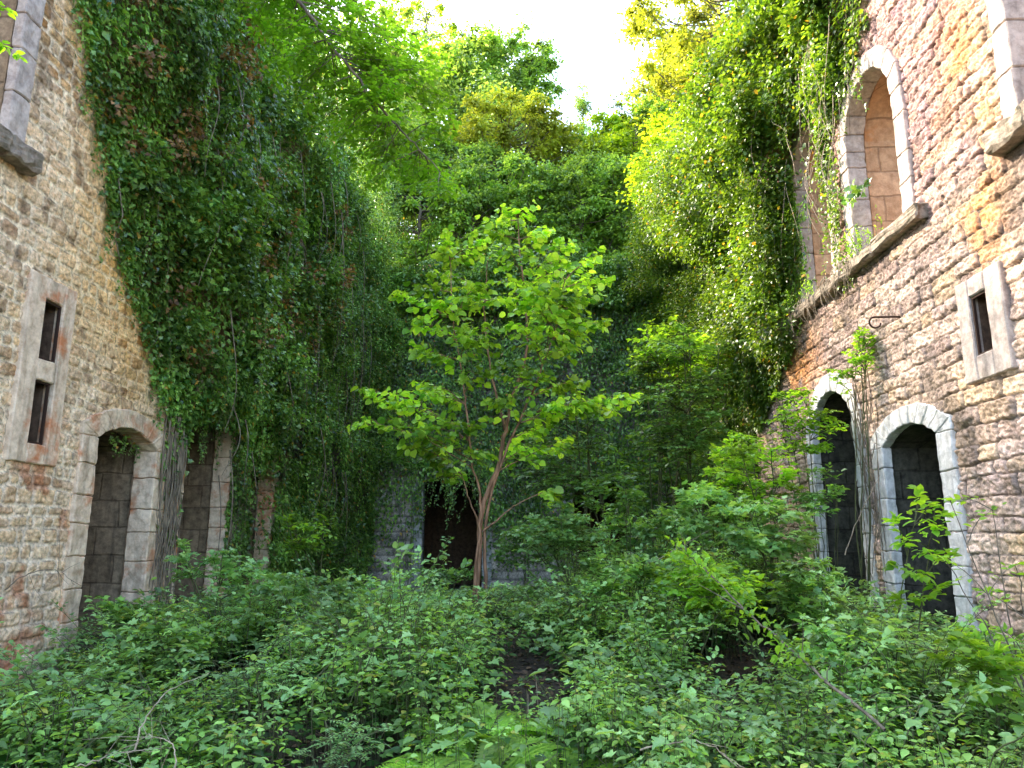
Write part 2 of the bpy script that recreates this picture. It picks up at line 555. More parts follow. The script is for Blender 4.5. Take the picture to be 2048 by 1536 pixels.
def inside_poly(s, z, poly):
    r = np.zeros(s.shape, bool)
    n = len(poly)
    for i in range(n):
        (x1, y1), (x2, y2) = poly[i], poly[(i + 1) % n]
        if y1 == y2: continue
        c = ((y1 > z) != (y2 > z)) & (s < (x2 - x1) * (z - y1) / (y2 - y1) + x1)
        r ^= c
    return r


def masonry(fr, s0, s1, z0, z1, holes, res, ch, bw, joint, amp, rough, style, seed, flip, top=None):
    """a height field of individually laid stones"""
    R = np.random.default_rng(seed)
    S = np.arange(s0, s1 + res, res)
    Z = np.arange(z0, z1 + res, res)
    s, z = np.meshgrid(S, Z, indexing='ij')
    ws = s + .05 * (vn(s, z, .35, 2) - .5) + .02 * (vn(s, z, .1, 3) - .5)
    wz = z + .06 * (vn(s, z, .9, 4) - .5) + .03 * (vn(s, z, .2, 5) - .5) + .012 * (vn(s, z, .07, 1) - .5)
    edges = [z0 - .5]
    while edges[-1] < z1 + 1: edges.append(edges[-1] + R.uniform(*ch))
    edges = np.array(edges)
    ci = np.clip(np.searchsorted(edges, wz) - 1, 0, len(edges) - 2)
    zl, zh = edges[ci], edges[ci + 1]
    sl, sh, sid = np.zeros_like(s), np.zeros_like(s), np.zeros(s.shape, int)
    for c in range(len(edges) - 1):
        k = ci == c
        if not k.any(): continue
        e = [s0 - 1 + R.uniform(0, .3)]
        while e[-1] < s1 + 1: e.append(e[-1] + R.uniform(*bw) * R.choice([1, 1, .7, 1.3]))
        e = np.array(e)
        i = np.clip(np.searchsorted(e, ws[k]) - 1, 0, len(e) - 2)
        sl[k], sh[k] = e[i], e[i + 1]
        sid[k] = (c * 131 + i * 17) % 4096
    dz = np.minimum(wz - zl, zh - wz)
    ds = np.minimum(ws - sl, sh - ws)
    # rounded corners
    rr = .05
    d = np.where((dz < rr) & (ds < rr), rr - np.hypot(rr - dz, rr - ds), np.minimum(dz, ds))
    tab = R.random((4096, 6))
    q = tab[sid]
    jw = joint * (.6 + .9 * fbm(s, z, .4, 3))
    j = 1 - smooth(jw * .5, jw * 1.15 + .003, d)
    cs, cz_ = (ws - (sl + sh) / 2), (wz - (zl + zh) / 2)
    face = (q[..., 0] - .5) * amp * .9 + cs * (q[..., 1] - .5) * amp * 2.2 + cz_ * (q[..., 2] - .5) * amp * 5
    face = face + rough * (fbm(s, z, .16, 0, 4) - .5) * 2 + rough * .6 * (fbm(s, z, .045, 5, 2) - .5) * 2
    # hammered scars and sharp arrises
    sc_ = np.abs(fbm(s + q[..., 5] * 9, z * 1.5, .075, 2, 3) - .5) * 2
    face = face + rough * 1.1 * (smooth(.0, .3, sc_) - .7)
    face = face + amp * .12 * smooth(0, .02, d)
    face = face + (rough * 1.5 * (np.abs(fbm(s, z * 1.6, .22, 2, 4) - .5) * 2 - .3) if style == 'right' else 0)
    dep = face * (1 - j) - j * amp * (.55 + .3 * fbm(s, z, .3, 6))
    if style == 'right':   # eroded ledges
        dep = dep + .018 * (fbm(s, z * 2.5, .5, 7) - .5)
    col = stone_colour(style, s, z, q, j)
    if style == 'right': col = np.clip(col.mean(-1, keepdims=True) + (col - col.mean(-1, keepdims=True)) * 1.1, .01, 1) * (.82 + .55 * (1 - smooth(3.0, 5.2, z)))[..., None]  # lower courses paler on the right: colour lifted to brighten the shaded part
    if style == 'left':
        col = col * np.array([1.22, 1.14, 1.04]) * (1 - .62 * (smooth(.1, .5, j) - smooth(.6, .95, j)))[..., None]
        col = np.clip(col / np.maximum(1, col.max(-1, keepdims=True) / .80), .01, .80)
    P = fr.w(s, z, -dep)
    n0, n1 = s.shape
    I, J = np.meshgrid(np.arange(n0 - 1), np.arange(n1 - 1), indexing='ij')
    Q = np.stack([I * n1 + J, (I + 1) * n1 + J, (I + 1) * n1 + J + 1, I * n1 + J + 1], -1)
    if flip: Q = Q[..., ::-1]
    cs_, cz2 = s[:-1, :-1] + res / 2, z[:-1, :-1] + res / 2
    keep = np.ones(cs_.shape, bool)
    for h in holes: keep &= ~inside_poly(cs_, cz2, h)
    if top is not None: keep &= cz2 < top(cs_)
    Q = Q[keep]
    used = np.unique(Q)
    mp = np.full(n0 * n1, -1); mp[used] = np.arange(len(used))
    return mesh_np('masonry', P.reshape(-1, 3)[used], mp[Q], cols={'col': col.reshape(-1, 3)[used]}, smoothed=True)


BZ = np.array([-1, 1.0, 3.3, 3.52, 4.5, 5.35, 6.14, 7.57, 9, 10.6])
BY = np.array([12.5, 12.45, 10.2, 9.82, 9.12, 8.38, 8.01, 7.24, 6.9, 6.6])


def lerp(a, b, t): return a + (b - a) * t[..., None]


def stone_colour(style, s, z, q, j):
    C = np.array
    one = np.ones(s.shape + (1,))
    if style == 'left':
        c = lerp(one * C([.54, .38, .20]), one * C([.27, .145, .055]), smooth(.35, 1, q[..., 3]))
        c = lerp(c, one * C([.58, .47, .33]), smooth(.55, .95, q[..., 4]) * .8)
        mort = lerp(one * C([.76, .66, .50]), one * C([.66, .52, .34]), smooth(.4, .65, fbm(s, z, 1.3, 2)))
        # render wash, pale and pinkish near the foot
        wash = smooth(.42, .66, fbm(s, z, 1.1, 4)) * .55 + .45 * (1 - smooth(1.4, 3.2, z))
        c = lerp(c, one * C([.68, .57, .45]), np.clip(wash, 0, .62))
        mort = lerp(mort, one * C([.72, .63, .53]), (1 - smooth(1.2, 3.4, z)) * .8)
        c = lerp(c, mort, smooth(.1, .7, j))
        rust = smooth(.60, .72, fbm(s, z, .45, 6)) * (1 - smooth(2.2, 3.6, z))
        c = lerp(c, one * C([.36, .13, .055]), rust * .7)
        blk = smooth(.60, .74, fbm(s * 1.5, z, .25, 1)) * smooth(2.0, 3.4, z)
        c = lerp(c, one * C([.16, .11, .07]), blk * .7)
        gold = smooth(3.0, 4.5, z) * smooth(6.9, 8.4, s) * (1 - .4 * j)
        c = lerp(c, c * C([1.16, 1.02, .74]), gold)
        c = lerp(c, one * C([.10, .075, .05]), smooth(.1, .6, s - np.interp(z, BZ, BY)) * .8 * smooth(3.0, 3.6, z + (s > 12.6)))  # dark brown behind the ivy, painted in to deepen its shaded gaps
    else:
        c = lerp(one * C([.50, .39, .32]), one * C([.37, .28, .245]), q[..., 3])
        c = lerp(c, one * C([.52, .38, .24]), smooth(.7, .98, q[..., 4]) * .55)
        c = lerp(c, one * C([.36, .28, .28]), smooth(.7, .98, q[..., 5]) * smooth(4.4, 6.5, z) * .7)
        # brown below, pinkish above
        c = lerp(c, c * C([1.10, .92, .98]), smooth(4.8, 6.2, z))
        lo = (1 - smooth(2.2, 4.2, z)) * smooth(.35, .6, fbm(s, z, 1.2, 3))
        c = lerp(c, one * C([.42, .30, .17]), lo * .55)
        # orange lichen and painted-in sun patches between the slit and the next window, and under the ledge
        m1 = .75 * np.exp(-(((s - 7.3) / .42) ** 2)) * smooth(3.6, 4.8, z) * (1 - smooth(6.6, 7.8, z))
        m2 = np.exp(-(((s - 12.9) / 1.0) ** 2 + ((z - 4.5) / .7) ** 2))
        m = np.clip((m1 * 1.15 + m2) * smooth(.34, .58, fbm(s, z, .7, 5)), 0, 1)
        c = lerp(c, one * C([.66, .30, .11]), m * .85)
        y = np.exp(-(((s - 6.95) / .4) ** 2)) * smooth(4.6, 5.4, z) * (1 - smooth(6.6, 7.6, z)) * smooth(.5, .62, fbm(s, z, .4, 1))
        c = lerp(c, one * C([.70, .52, .26]), y * .35)
        mort = one * C([.50, .42, .37])
        c = lerp(c, mort * .8, smooth(.25, .9, j) * (1 - smooth(.40, .62, fbm(s, z, .7, 2))) * .9)
        c = lerp(c, c * .3, smooth(.2, .9, j) * .85)
        c = c * (.8 + .4 * q[..., 1:2])
        blk = smooth(.55, .72, fbm(s * 1.2, z, .4, 6))
        c = lerp(c, one * C([.12, .10, .085]), blk * .55)
    return c


def prism(bm, fr, poly, d0, d1, jit=0.0, shrink=.004):
    c = np.mean(poly, 0)
    pl = [(a + (c[0] - a) * shrink / max(.05, abs(c[0] - a)) if abs(c[0] - a) > .01 else a,
           b + (c[1] - b) * shrink / max(.05, abs(c[1] - b)) if abs(c[1] - b) > .01 else b) for a, b in poly]
    j = rng.uniform(-jit, jit)
    f = [bm.verts.new(fr.w(a, b, d0 + j + rng.uniform(-jit, jit) * .4)) for a, b in pl]
    k = [bm.verts.new(fr.w(a, b, d1)) for a, b in pl]
    n = len(pl)
    bm.faces.new(f); bm.faces.new(k[::-1])
    for i in range(n):
        bm.faces.new((f[(i + 1) % n], f[i], k[i], k[(i + 1) % n]))


def finish(bm, name, mat, parent, bevel=.008, worn=0.0):
    bmesh.ops.recalc_face_normals(bm, faces=bm.faces)
    if bevel:
        bmesh.ops.bevel(bm, geom=list(bm.edges), offset=bevel, segments=1, affect='EDGES', clamp_overlap=True)
    if worn:
        bmesh.ops.subdivide_edges(bm, edges=[e for e in bm.edges if e.calc_length() > .05], cuts=4, use_grid_fill=True)
        for v in bm.verts:
            v.co += noise.noise_vector(v.co * 9) * worn + noise.noise_vector(v.co * 31) * worn * .5
    me = bpy.data.meshes.new(name)
    bm.to_mesh(me); bm.free()
    return link(name, me, mat, parent)


def surround(fr, op, w, proud, depth, mat, parent, name, course=.36, far_w=None):
    """arched frame of dressed blocks: jambs in courses, voussoirs over"""
    s0, s1, z0, sp, ri = op
    bm = bmesh.new()
    for side, (a, b) in enumerate(((s0 - w, s0), (s1, s1 + (far_w or w)))):
        z = z0
        while z < sp - .02:
            h = course * random.uniform(.82, 1.15)
            if sp - z - h < .15: h = sp - z
            prism(bm, fr, [(a, z), (b, z), (b, z + h), (a, z + h)], -proud, depth, .006)
            z += h
    n = 9
    inn = arch_pts(s0, s1, sp, ri, n + 1)
    if ri > .35:
        c = ((s0 + s1) / 2, sp)
        outp = []
        for a, b in inn:
            L_ = math.hypot(a - c[0], b - c[1])
            outp.append((c[0] + (a - c[0]) * (L_ + w) / L_, c[1] + (b - c[1]) * (L_ + w) / L_))
        outp[0] = (s1 + w, sp); outp[-1] = (s0 - w, sp)
    else:
        outp = arch_pts(s0 - w, s1 + w, sp + .14, ri + .10, n + 1)
        prism(bm, fr, [(s0 - w, sp), inn[-1], outp[-1]], -proud, depth, .002, 0.0)
        prism(bm, fr, [(s1 + w, sp), outp[0], inn[0]], -proud, depth, .002, 0.0)
    for i in range(n):
        prism(bm, fr, [inn[i], inn[i + 1], outp[i + 1], outp[i]], -proud, depth, .005, .003)
    return finish(bm, name, mat, parent, .012, .012)


def tunnel(fr, op, g, d0, d1, mat, parent, name, closed=False):
    """deep reveal behind the frame, a little wider than the frame opening"""
    s0, s1, z0, sp, ri = grow(op, g)
    inner = opening(s0, s1, z0, sp, ri)
    bm = bmesh.new()
    n = len(inner)
    a = [bm.verts.new(fr.w(s, z, d0)) for s, z in inner]
    b = [bm.verts.new(fr.w(s, z, d1)) for s, z in inner]
    for i in range(n):
        bm.faces.new((a[i], a[(i + 1) % n], b[(i + 1) % n], b[i]))
    # shoulder ring from the frame opening out to the wider reveal
    q = opening(*op[:2], op[2], op[3], op[4])
    c = [bm.verts.new(fr.w(s, z, d0)) for s, z in q]
    for i in range(n):
        bm.faces.new((a[i], c[i], c[(i + 1) % n], a[(i + 1) % n]))
    if closed: bm.faces.new(b)
    me = bpy.data.meshes.new(name)
    bm.to_mesh(me); bm.free()
    return link(name, me, mat, parent)


def sheet(fr, rect, holes, d, mat, parent, name):
    s0, s1, z0, z1 = rect
    loops = [[Vector((s0, z0, 0)), Vector((s1, z0, 0)), Vector((s1, z1, 0)), Vector((s0, z1, 0))]] + \
            [[Vector((a, b, 0)) for a, b in h] for h in holes]
    tris = tessellate_polygon(loops)
    fl = [v for l in loops for v in l]
    V = np.array([fr.w(v.x, v.y, d) for v in fl])
    return V, np.array([tuple(t) for t in tris])


T = 1.15   # wall thickness
HT = 10.5
FL = Frame((-5.2, 0, 0), (0, 1, 0), (-1, 0, 0))
FR = Frame((4.5, 0, 0), (0, 1, 0), (1, 0, 0))
# (s0, s1, sill, springing, rise)
D1 = (8.6, 9.95, -.4, 2.78, .20)
D2 = (10.82, 12.42, -.4, 3.38, .46)
D3 = (13.3, 14.5, -.4, 2.75, .25)
W1 = (8.75, 10.15, 5.48, 7.1, .75)
W2 = (10.98, 12.38, 5.48, 7.6, .75)
W3 = (13.75, 15.05, 5.48, 7.0, .7)
W0 = (4.9, 6.48, 5.45, 7.4, .75)
WL0 = (4.9, 6.5, 5.45, 7.4, .75)


def slit(fr, s0, s1, z0, z1, w, proud, mat, parent, slits, metal=True, extra=0):
    """slab frame with narrow slots; the slots have an iron edge frame and a shallow dark niche"""
    bm = bmesh.new()
    sl0, sl1 = slits[0][0], slits[0][1]
    prism(bm, fr, [(s0, z0), (sl0, z0), (sl0, z1), (s0, z1)], -proud, .25, .003)
    prism(bm, fr, [(sl1, z0), (s1, z0), (s1, z1), (sl1, z1)], -proud, .25, .003)
    zz = sorted([z0] + [v for q in slits for v in q[2:]] + [z1])
    for a, b in zip(zz[0::2], zz[1::2]):
        prism(bm, fr, [(sl0, a), (sl1, a), (sl1, b), (sl0, b)], -proud + .004, .25, .003)
    o = finish(bm, 'slit_surround', mat, parent, .012, .008)
    for q in slits:
        bm = bmesh.new()
        a0, a1, b0, b1 = q
        e = .02
        for pl in ([(a0, b0), (a1, b0), (a1, b0 + e), (a0, b0 + e)], [(a0, b1 - e), (a1, b1 - e), (a1, b1), (a0, b1)],
                   [(a0, b0 + e), (a0 + e, b0 + e), (a0 + e, b1 - e), (a0, b1 - e)], [(a1 - e, b0 + e), (a1, b0 + e), (a1, b1 - e), (a1 - e, b1 - e)]):
            prism(bm, fr, pl, -proud + .03, -proud + .06, 0, 0)
        finish(bm, 'iron_frame', M['iron'], o, 0)
    return o


def hall_wall(fr, side, name, label, ops, y0, y1):
    dd_, wd_ = (.27, .07) if side == 'left' else (.09, .24)
    e = empty(name, fr.w(8.0, 0, 0), label, 'wall')
    L_ = side == 'left'
    holes = []
    for op, w in ops['doors']: holes.append(opening(*grow(op, .06)))
    for op, w in ops['windows']: holes.append(opening(*grow(op, .06)))
    for h in ops['slits']: holes.append([(h[0] + .02, h[2] + .02), (h[1] - .02, h[2] + .02), (h[1] - .02, h[3] - .02), (h[0] + .02, h[3] - .02)])
    fine = 15.6
    if L_:
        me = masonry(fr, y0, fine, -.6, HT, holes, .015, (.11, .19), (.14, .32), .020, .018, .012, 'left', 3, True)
    else:
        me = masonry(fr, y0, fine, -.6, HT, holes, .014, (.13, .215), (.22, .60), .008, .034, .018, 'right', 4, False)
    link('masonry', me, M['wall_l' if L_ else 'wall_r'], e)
    # rough core: far end, back face, top and ends
    bs = []
    allh = [opening(*grow(op, .1)) for op, w in ops['doors'] + ops['windows']]
    V, F = sheet(fr, (y0, y1, -.6, HT), allh, T, None, None, 'x')
    bs.append((V, F))
    V2, F2 = sheet(fr, (fine, y1, -.6, HT), [], .02, None, None, 'x'); bs.append((V2, F2))
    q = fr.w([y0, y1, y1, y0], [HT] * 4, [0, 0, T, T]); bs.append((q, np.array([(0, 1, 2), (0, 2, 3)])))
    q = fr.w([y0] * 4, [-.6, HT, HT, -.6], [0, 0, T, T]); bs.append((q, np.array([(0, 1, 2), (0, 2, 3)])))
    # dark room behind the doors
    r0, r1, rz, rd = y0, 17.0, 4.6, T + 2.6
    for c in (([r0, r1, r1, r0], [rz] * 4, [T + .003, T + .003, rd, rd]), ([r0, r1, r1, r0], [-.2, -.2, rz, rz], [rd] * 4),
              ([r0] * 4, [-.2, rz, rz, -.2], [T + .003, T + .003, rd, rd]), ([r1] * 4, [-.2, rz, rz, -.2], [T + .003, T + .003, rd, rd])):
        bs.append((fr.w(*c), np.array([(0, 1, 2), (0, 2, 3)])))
    n = 0; VV, FF = [], []
    for v, f in bs:
        VV.append(v); FF.append(f + n); n += len(v)
    link('rubble_core', mesh_np('rubble_core', np.concatenate(VV), np.concatenate(FF)), M['core'], e)
    for op, w in ops['doors']:
        surround(fr, op, w, .035, dd_, M['dress_l' if L_ else 'dress_r'], e, 'door_surround')
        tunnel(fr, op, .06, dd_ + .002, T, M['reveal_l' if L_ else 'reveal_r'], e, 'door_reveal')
    for op, w in ops['windows']:
        surround(fr, op, w, .04, wd_, M['dress_u'], e, 'window_surround', .45)
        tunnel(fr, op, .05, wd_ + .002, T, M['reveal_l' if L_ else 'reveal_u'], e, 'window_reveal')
    for h in ops['slits']:
        so_ = slit(fr, h[0], h[1], h[2], h[3], .2, .045, M['dress_u' if not L_ else 'dress_l'], e, h[4])
        for q in h[4]:
            op = (q[0], q[1], q[2], q[3], 0.0)
            bm = bmesh.new()
            a, b, c, d = q
            vs_ = [bm.verts.new(fr.w(*k)) for k in ((a, c, .05), (b, c, .05), (b, d, .05), (a, d, .05), (a, c, .8), (b, c, .8), (b, d, .8), (a, d, .8))]
            for f in ((0, 1, 5, 4), (1, 2, 6, 5), (2, 3, 7, 6), (3, 0, 4, 7), (4, 5, 6, 7)):
                bm.faces.new([vs_[i] for i in f])
            finish(bm, 'niche', M['slit_dark'], so_, 0)
    for (a, b, z0, z1, pr) in ops['sills']:
        bm = bmesh.new()
        s = a
        while s < b - .01:
            L2 = min(random.uniform(.7, 1.2), b - s)
            if b - s - L2 < .3: L2 = b - s
            prism(bm, fr, [(s, z0), (s + L2, z0), (s + L2, z1), (s, z1)], -pr, .2, .012)
            s += L2
        finish(bm, 'window_sill', M['sill'], e, .025, .03)
    return e


lw = hall_wall(FL, 'left', 'stone_wall', 'ochre rubble stone wall on the left with arched doorways and two stacked slits, half under ivy',
               dict(doors=[(D1, .33), (D2, .30), (D3, .3)], windows=[(WL0, .26)],
                    slits=[(7.10, 7.87, 2.36, 4.32, [(7.37, 7.66, 3.45, 4.08), (7.35, 7.63, 2.57, 3.22)])],
                    sills=[(4.6, 6.88, 5.22, 5.45, .16)]), 3.2, 23.0)
rw = hall_wall(FR, 'right', 'stone_wall', 'pinkish coursed stone wall on the right with tall arched window and white stone doorways',
               dict(doors=[(D1, .33), (D2, .30)], windows=[(W0, .24), (W1, .27), (W2, .26), (W3, .26)],
                    slits=[(7.06, 7.86, 3.18, 4.26, [(7.34, 7.63, 3.44, 4.06)])],
                    sills=[(4.6, 6.85, 5.22, 5.45, .18), (8.28, 15.4, 5.27, 5.45, .14)]), 3.2, 23.0)

# iron hook on the right wall
hk = Tubes()
hk.add(FR.w(np.array([9.2, 9.2]), np.array([4.33, 4.33]), np.array([.1, -.3])), .013, .013, 6)
a_ = np.linspace(0, 4.6, 14)
hk.add(np.array([FR.w(9.2, 4.33 - .07 + .07 * math.cos(a), -.30 - .07 * math.sin(a)) for a in a_]), .013, .010, 6)
hk.build('iron_hook', M['iron'], rw)

# back wall
FB = Frame((0, 23.0, 0), (1, 0, 0), (0, 1, 0))
bw_ = empty('stone_wall', (0, 23, 0), 'shaded grey end wall at the back with a black doorway beside the young tree', 'wall')
BD = (-3.55, -1.75, -.4, 3.3, .45)
BD2 = (1.0, 2.6, -.4, 3.0, .4)
me = masonry(FB, -5.2, 4.5, -.6, 8.9, [opening(*grow(BD, .05)), opening(*grow(BD2, .05))], .05, (.2, .3), (.3, .6), .02, .04, .015, 'right', 8, False)
at_ = me.attributes['col']
c = np.empty(len(me.vertices) * 4, np.float32); at_.data.foreach_get('color', c); c = c.reshape(-1, 4)
g = c[:, :3].mean(1, keepdims=True); c[:, :3] = (g * .8 + c[:, :3] * .2) * np.array([1.1, 1.06, 1.0]) * .9; at_.data.foreach_set('color', c.ravel())
link('masonry', me, M['wall_r'], bw_)
for b in (BD, BD2):
    surround(FB, b, .3, .04, .3, M['back'], bw_, 'door_surround')
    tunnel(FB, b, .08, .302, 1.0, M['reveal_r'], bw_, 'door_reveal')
bs = []
V, F = sheet(FB, (-6.4, 5.7, -.6, 8.9), [opening(*grow(BD, .1)), opening(*grow(BD2, .1))], 1.0, None, None, 'x'); bs.append((V, F))
for c in (([-6.4, 5.7, 5.7, -6.4], [8.9] * 4, [0, 0, 1., 1.]), ([-6.4, 5.7, 5.7, -6.4], [-.6, -.6, 4.4, 4.4], [4.] * 4),
          ([-6.4, 5.7, 5.7, -6.4], [4.4] * 4, [1., 1., 4., 4.]), ([-6.4] * 4, [-.6, 4.4, 4.4, -.6], [0, 0, 4., 4.]), ([5.7] * 4, [-.6, 4.4, 4.4, -.6], [0, 0, 4., 4.])):
    bs.append((FB.w(*c), np.array([(0, 1, 2), (0, 2, 3)])))
n = 0; VV, FF = [], []
for v, f in bs: VV.append(v); FF.append(f + n); n += len(v)
link('rubble_core', mesh_np('rubble_core', np.concatenate(VV), np.concatenate(FF)), M['slit_dark'], bw_)
NRM_L, NRM_R, NRM_B = np.array([1., 0, 0]), np.array([-1., 0, 0]), np.array([0, -1., 0])


# ------------------------------------------------------------------ ivy
def in_ops(s, z, ops, shrink=0.0):
    r = np.zeros(s.shape, bool)
    for op in ops: r |= inside_poly(s, z, opening(*grow(op, -shrink)))
    return r


def clump(L, c, R, n, size, tm, up=.9, spread=.45, flat=.55, rnd=None, fwd=(0, 0, 0), soft=False):
    """a spray-like cluster of leaves, denser at its rim and top"""
    v = unit(rng.normal(0, 1, (n, 3)))
    r = rng.random(n) ** .45 if not soft else np.abs(rng.normal(0, .62, n))
    P = c + v * r[:, None] * np.array([R, R, R * flat])
    P[:, 2] -= .18 * R * (np.hypot(v[:, 0], v[:, 1]) * r) ** 2
    A = unit(v * [1, 1, .3] + rng.normal(0, .45, (n, 3)) + [0, 0, -.35])
    N = unit(np.array([0, 0, up]) + np.array(fwd) * .6 + v * .5 + rng.normal(0, spread, (n, 3)))
    L.add(P, A, N, size * rng.uniform(.7, 1.3, n), tm, rnd)


def ivy_on(fr, out, N, rect, mask, bulge, size, L, tm=IVY, droop=.9, big=0.0):
    s = rng.uniform(rect[0], rect[1], N); z = rng.uniform(rect[2], rect[3], N)
    k = mask(s, z) > rng.random(N)
    s, z = s[k], z[k]
    n = len(s)
    b = bulge(s, z)
    d = -b * (1 - .55 * rng.random(n) ** 1.5) - .02
    P = fr.w(s, z, d)
    Nn = unit(out * 1.0 + np.array([0, 0, .55]) + rng.normal(0, .42, (n, 3)))
    A = unit(np.array([0, 0, -droop]) + out * .35 + rng.normal(0, .55, (n, 3)))
    L.add(P, A, Nn, size * rng.uniform(.65, 1.35, n), tm)


def strands(fr, out, starts, lens, step, size, L, Tb, tm=IVY, sway=.10, r=.004, dens=2):
    """hanging shoots: leaves on both sides of a wavering stem"""
    for (s, z, d), ln in zip(starts, lens):
        n = max(4, int(ln / step))
        t = np.linspace(0, 1, n)
        ph, ph2 = rng.uniform(0, 6, 2)
        am = sway * rng.uniform(.3, 1.2)
        ss = s + am * (np.sin(ph + t * 4) - math.sin(ph)) * t + .02 * np.sin(ph2 + t * 17)
        dd = -d - .22 * ln * t * (1 - t) * rng.uniform(.2, 1) + .4 * sway * np.sin(ph2 + t * 5) * t
        zz = z - ln * t
        P = fr.w(ss, zz, dd)
        if Tb is not None: Tb.add(P[::max(1, n // 12)], r, r * .5, 3)
        for _ in range(dens):
            A = unit(np.array([0, 0, -.6]) + out * .4 + rng.normal(0, .6, (n, 3)))
            L.add(P + rng.normal(0, size * .3, (n, 3)), A, unit(out + np.array([0, 0, .6]) + rng.normal(0, .4, (n, 3))),
                  size * (1.15 - .5 * t) * rng.uniform(.7, 1.25, n), tm)


# left wall
bz = np.array([-1, 1.0, 3.3, 3.52, 4.5, 5.35, 6.14, 7.57, 9, 10.6])
by = np.array([12.5, 12.45, 10.2, 9.82, 9.12, 8.38, 8.01, 7.24, 6.9, 6.6])


def lmask(s, z):
    b = np.interp(z, bz, by) + .35 * (fbm(s, z, .5, 2) - .5) * 2
    m = smooth(-.08, .22, s - b)
    pier = (np.abs(s - 10.42) < .33) & (z < 3.7) & (z > .5)
    m = np.maximum(m, pier * smooth(.52, .66, vn(s, z, .22, 3) * .75 + .3 * smooth(1, 4, z)) * .8)
    far = smooth(12.4, 13.4, s)
    low = smooth(.2, 1.5, z) * .5 + .5
    hol = smooth(.40, .54, fbm(s, z, 1.0, 1))
    m = m * (.42 + .58 * hol) * np.where(s > 12.45, low, 1)
    m = np.where(in_ops(s, z, [D2], .05) & (z < 3.3), 0.0, m)
    m = np.where(in_ops(s, z, [D3], .05) & (z < 2.8), .1, m)
    return m


def lbulge(s, z):
    edge = smooth(0, 1.6, s - np.interp(z, bz, by))
    b = .04 + edge * (.04 + 1.5 * np.maximum(0, fbm(s, z, 1.5, 4) - .38) + .8 * np.maximum(0, fbm(s, z, .6, 2) - .45) + .3 * smooth(5, 9.5, z) * fbm(s, z, .8, 2))
    return b * (.4 + .6 * smooth(2, 4.5, z))


iv = empty('climbing_ivy', (-5.1, 12, .5), 'dark green ivy sheet covering the left wall above and beyond its doorways', 'ivy')
L, TB = Leaves(), Tubes()
ivy_on(FL, NRM_L, 150000, (6.4, 17, .3, 10.9), lmask, lbulge, .068, L)
ivy_on(FL, NRM_L, 52000, (15.5, 23, .3, 10.9), lmask, lbulge, .085, L, KITE)
st, ln = [], []
for i in range(260):
    s = rng.uniform(7, 22); z = rng.uniform(2.8, 10.8)
    if s < np.interp(z, bz, by) + .35 or (s < 12.6 and z < 4.1): continue
    st.append((s, z, float(lbulge(s, z)) + .03)); ln.append(rng.uniform(.4, 1.7))
strands(FL, NRM_L, st, ln, .05, .062, L, TB)
for i in range(420):   # lumps of growth standing off the wall
    s = rng.uniform(7.2, 23); z = rng.uniform(3.9, 11)
    if s < np.interp(z, bz, by) + .45 or fbm(s, z, 1.3, 5) < .42: continue
    R_ = rng.uniform(.16, .48)
    if s < 9.5: R_ *= .7
    clump(L, FL.w(s, z, -float(lbulge(s, z)) - R_ * .35), R_, int(900 * R_ ** 1.6), .072, IVY if s < 15 else KITE, up=.8, flat=.8, fwd=NRM_L)
# fringe at the sharp edge against bare masonry
st, ln = [], []
for i in range(130):
    z = rng.uniform(3.2, 10); s = np.interp(z, bz, by) + rng.uniform(-.05, .4)
    st.append((s, z, .05)); ln.append(rng.uniform(.2, .7))
strands(FL, NRM_L, st, ln, .045, .06, L, None, sway=.05)
# shoots hanging over the door arches
for i in range(46):
    s = rng.uniform(10.2, 12.9)
    strands(FL, NRM_L, [(s, rng.uniform(3.5, 4.3), .06)], [rng.uniform(.3, .9)], .045, .055, L, TB, sway=.06)
for i in range(26):
    strands(FL, NRM_L, [(rng.uniform(12.45, 13.2), rng.uniform(2.4, 4.2), .08)], [rng.uniform(.5, 1.6)], .05, .055, L, TB, sway=.06)
for i in range(9):
    strands(FL, NRM_L, [(rng.uniform(9.2, 9.95), 2.9, -.2)], [rng.uniform(.1, .35)], .03, .05, L, TB, sway=.04)
# parapet growth on the wall top, raised toward the back to shade the right wall
n = 52000
s = rng.uniform(7.5, 24, n); h = rng.random(n) ** 1.2
hh = .5 + 1.0 * fbm(s, s * 0, 1.2, 3) + 2.3 * smooth(12, 15, s)
P = FL.w(s, HT - .2 + h * hh, rng.uniform(-.55, .9, n))
L.add(P, unit(rng.normal(0, .6, (n, 3)) + [.2, 0, -.3]), unit(rng.normal(0, .5, (n, 3)) + [.3, 0, 1]), .075 * rng.uniform(.7, 1.3, n), KITE)
L.build('ivy_leaves', M['ivy'], iv)
LD = Leaves()
for i in range(60):   # withered brown patches
    s = rng.uniform(7.6, 17); z = rng.uniform(4.2, 10)
    if s < np.interp(z, bz, by) + .3: continue
    R_ = rng.uniform(.12, .3)
    clump(LD, FL.w(s, z, -float(lbulge(s, z)) * 1.05 - .03), R_, int(330 * R_), .07, IVY, up=.5, flat=1.2, fwd=NRM_L)
LD.build('withered_leaves', M['withered'], iv)
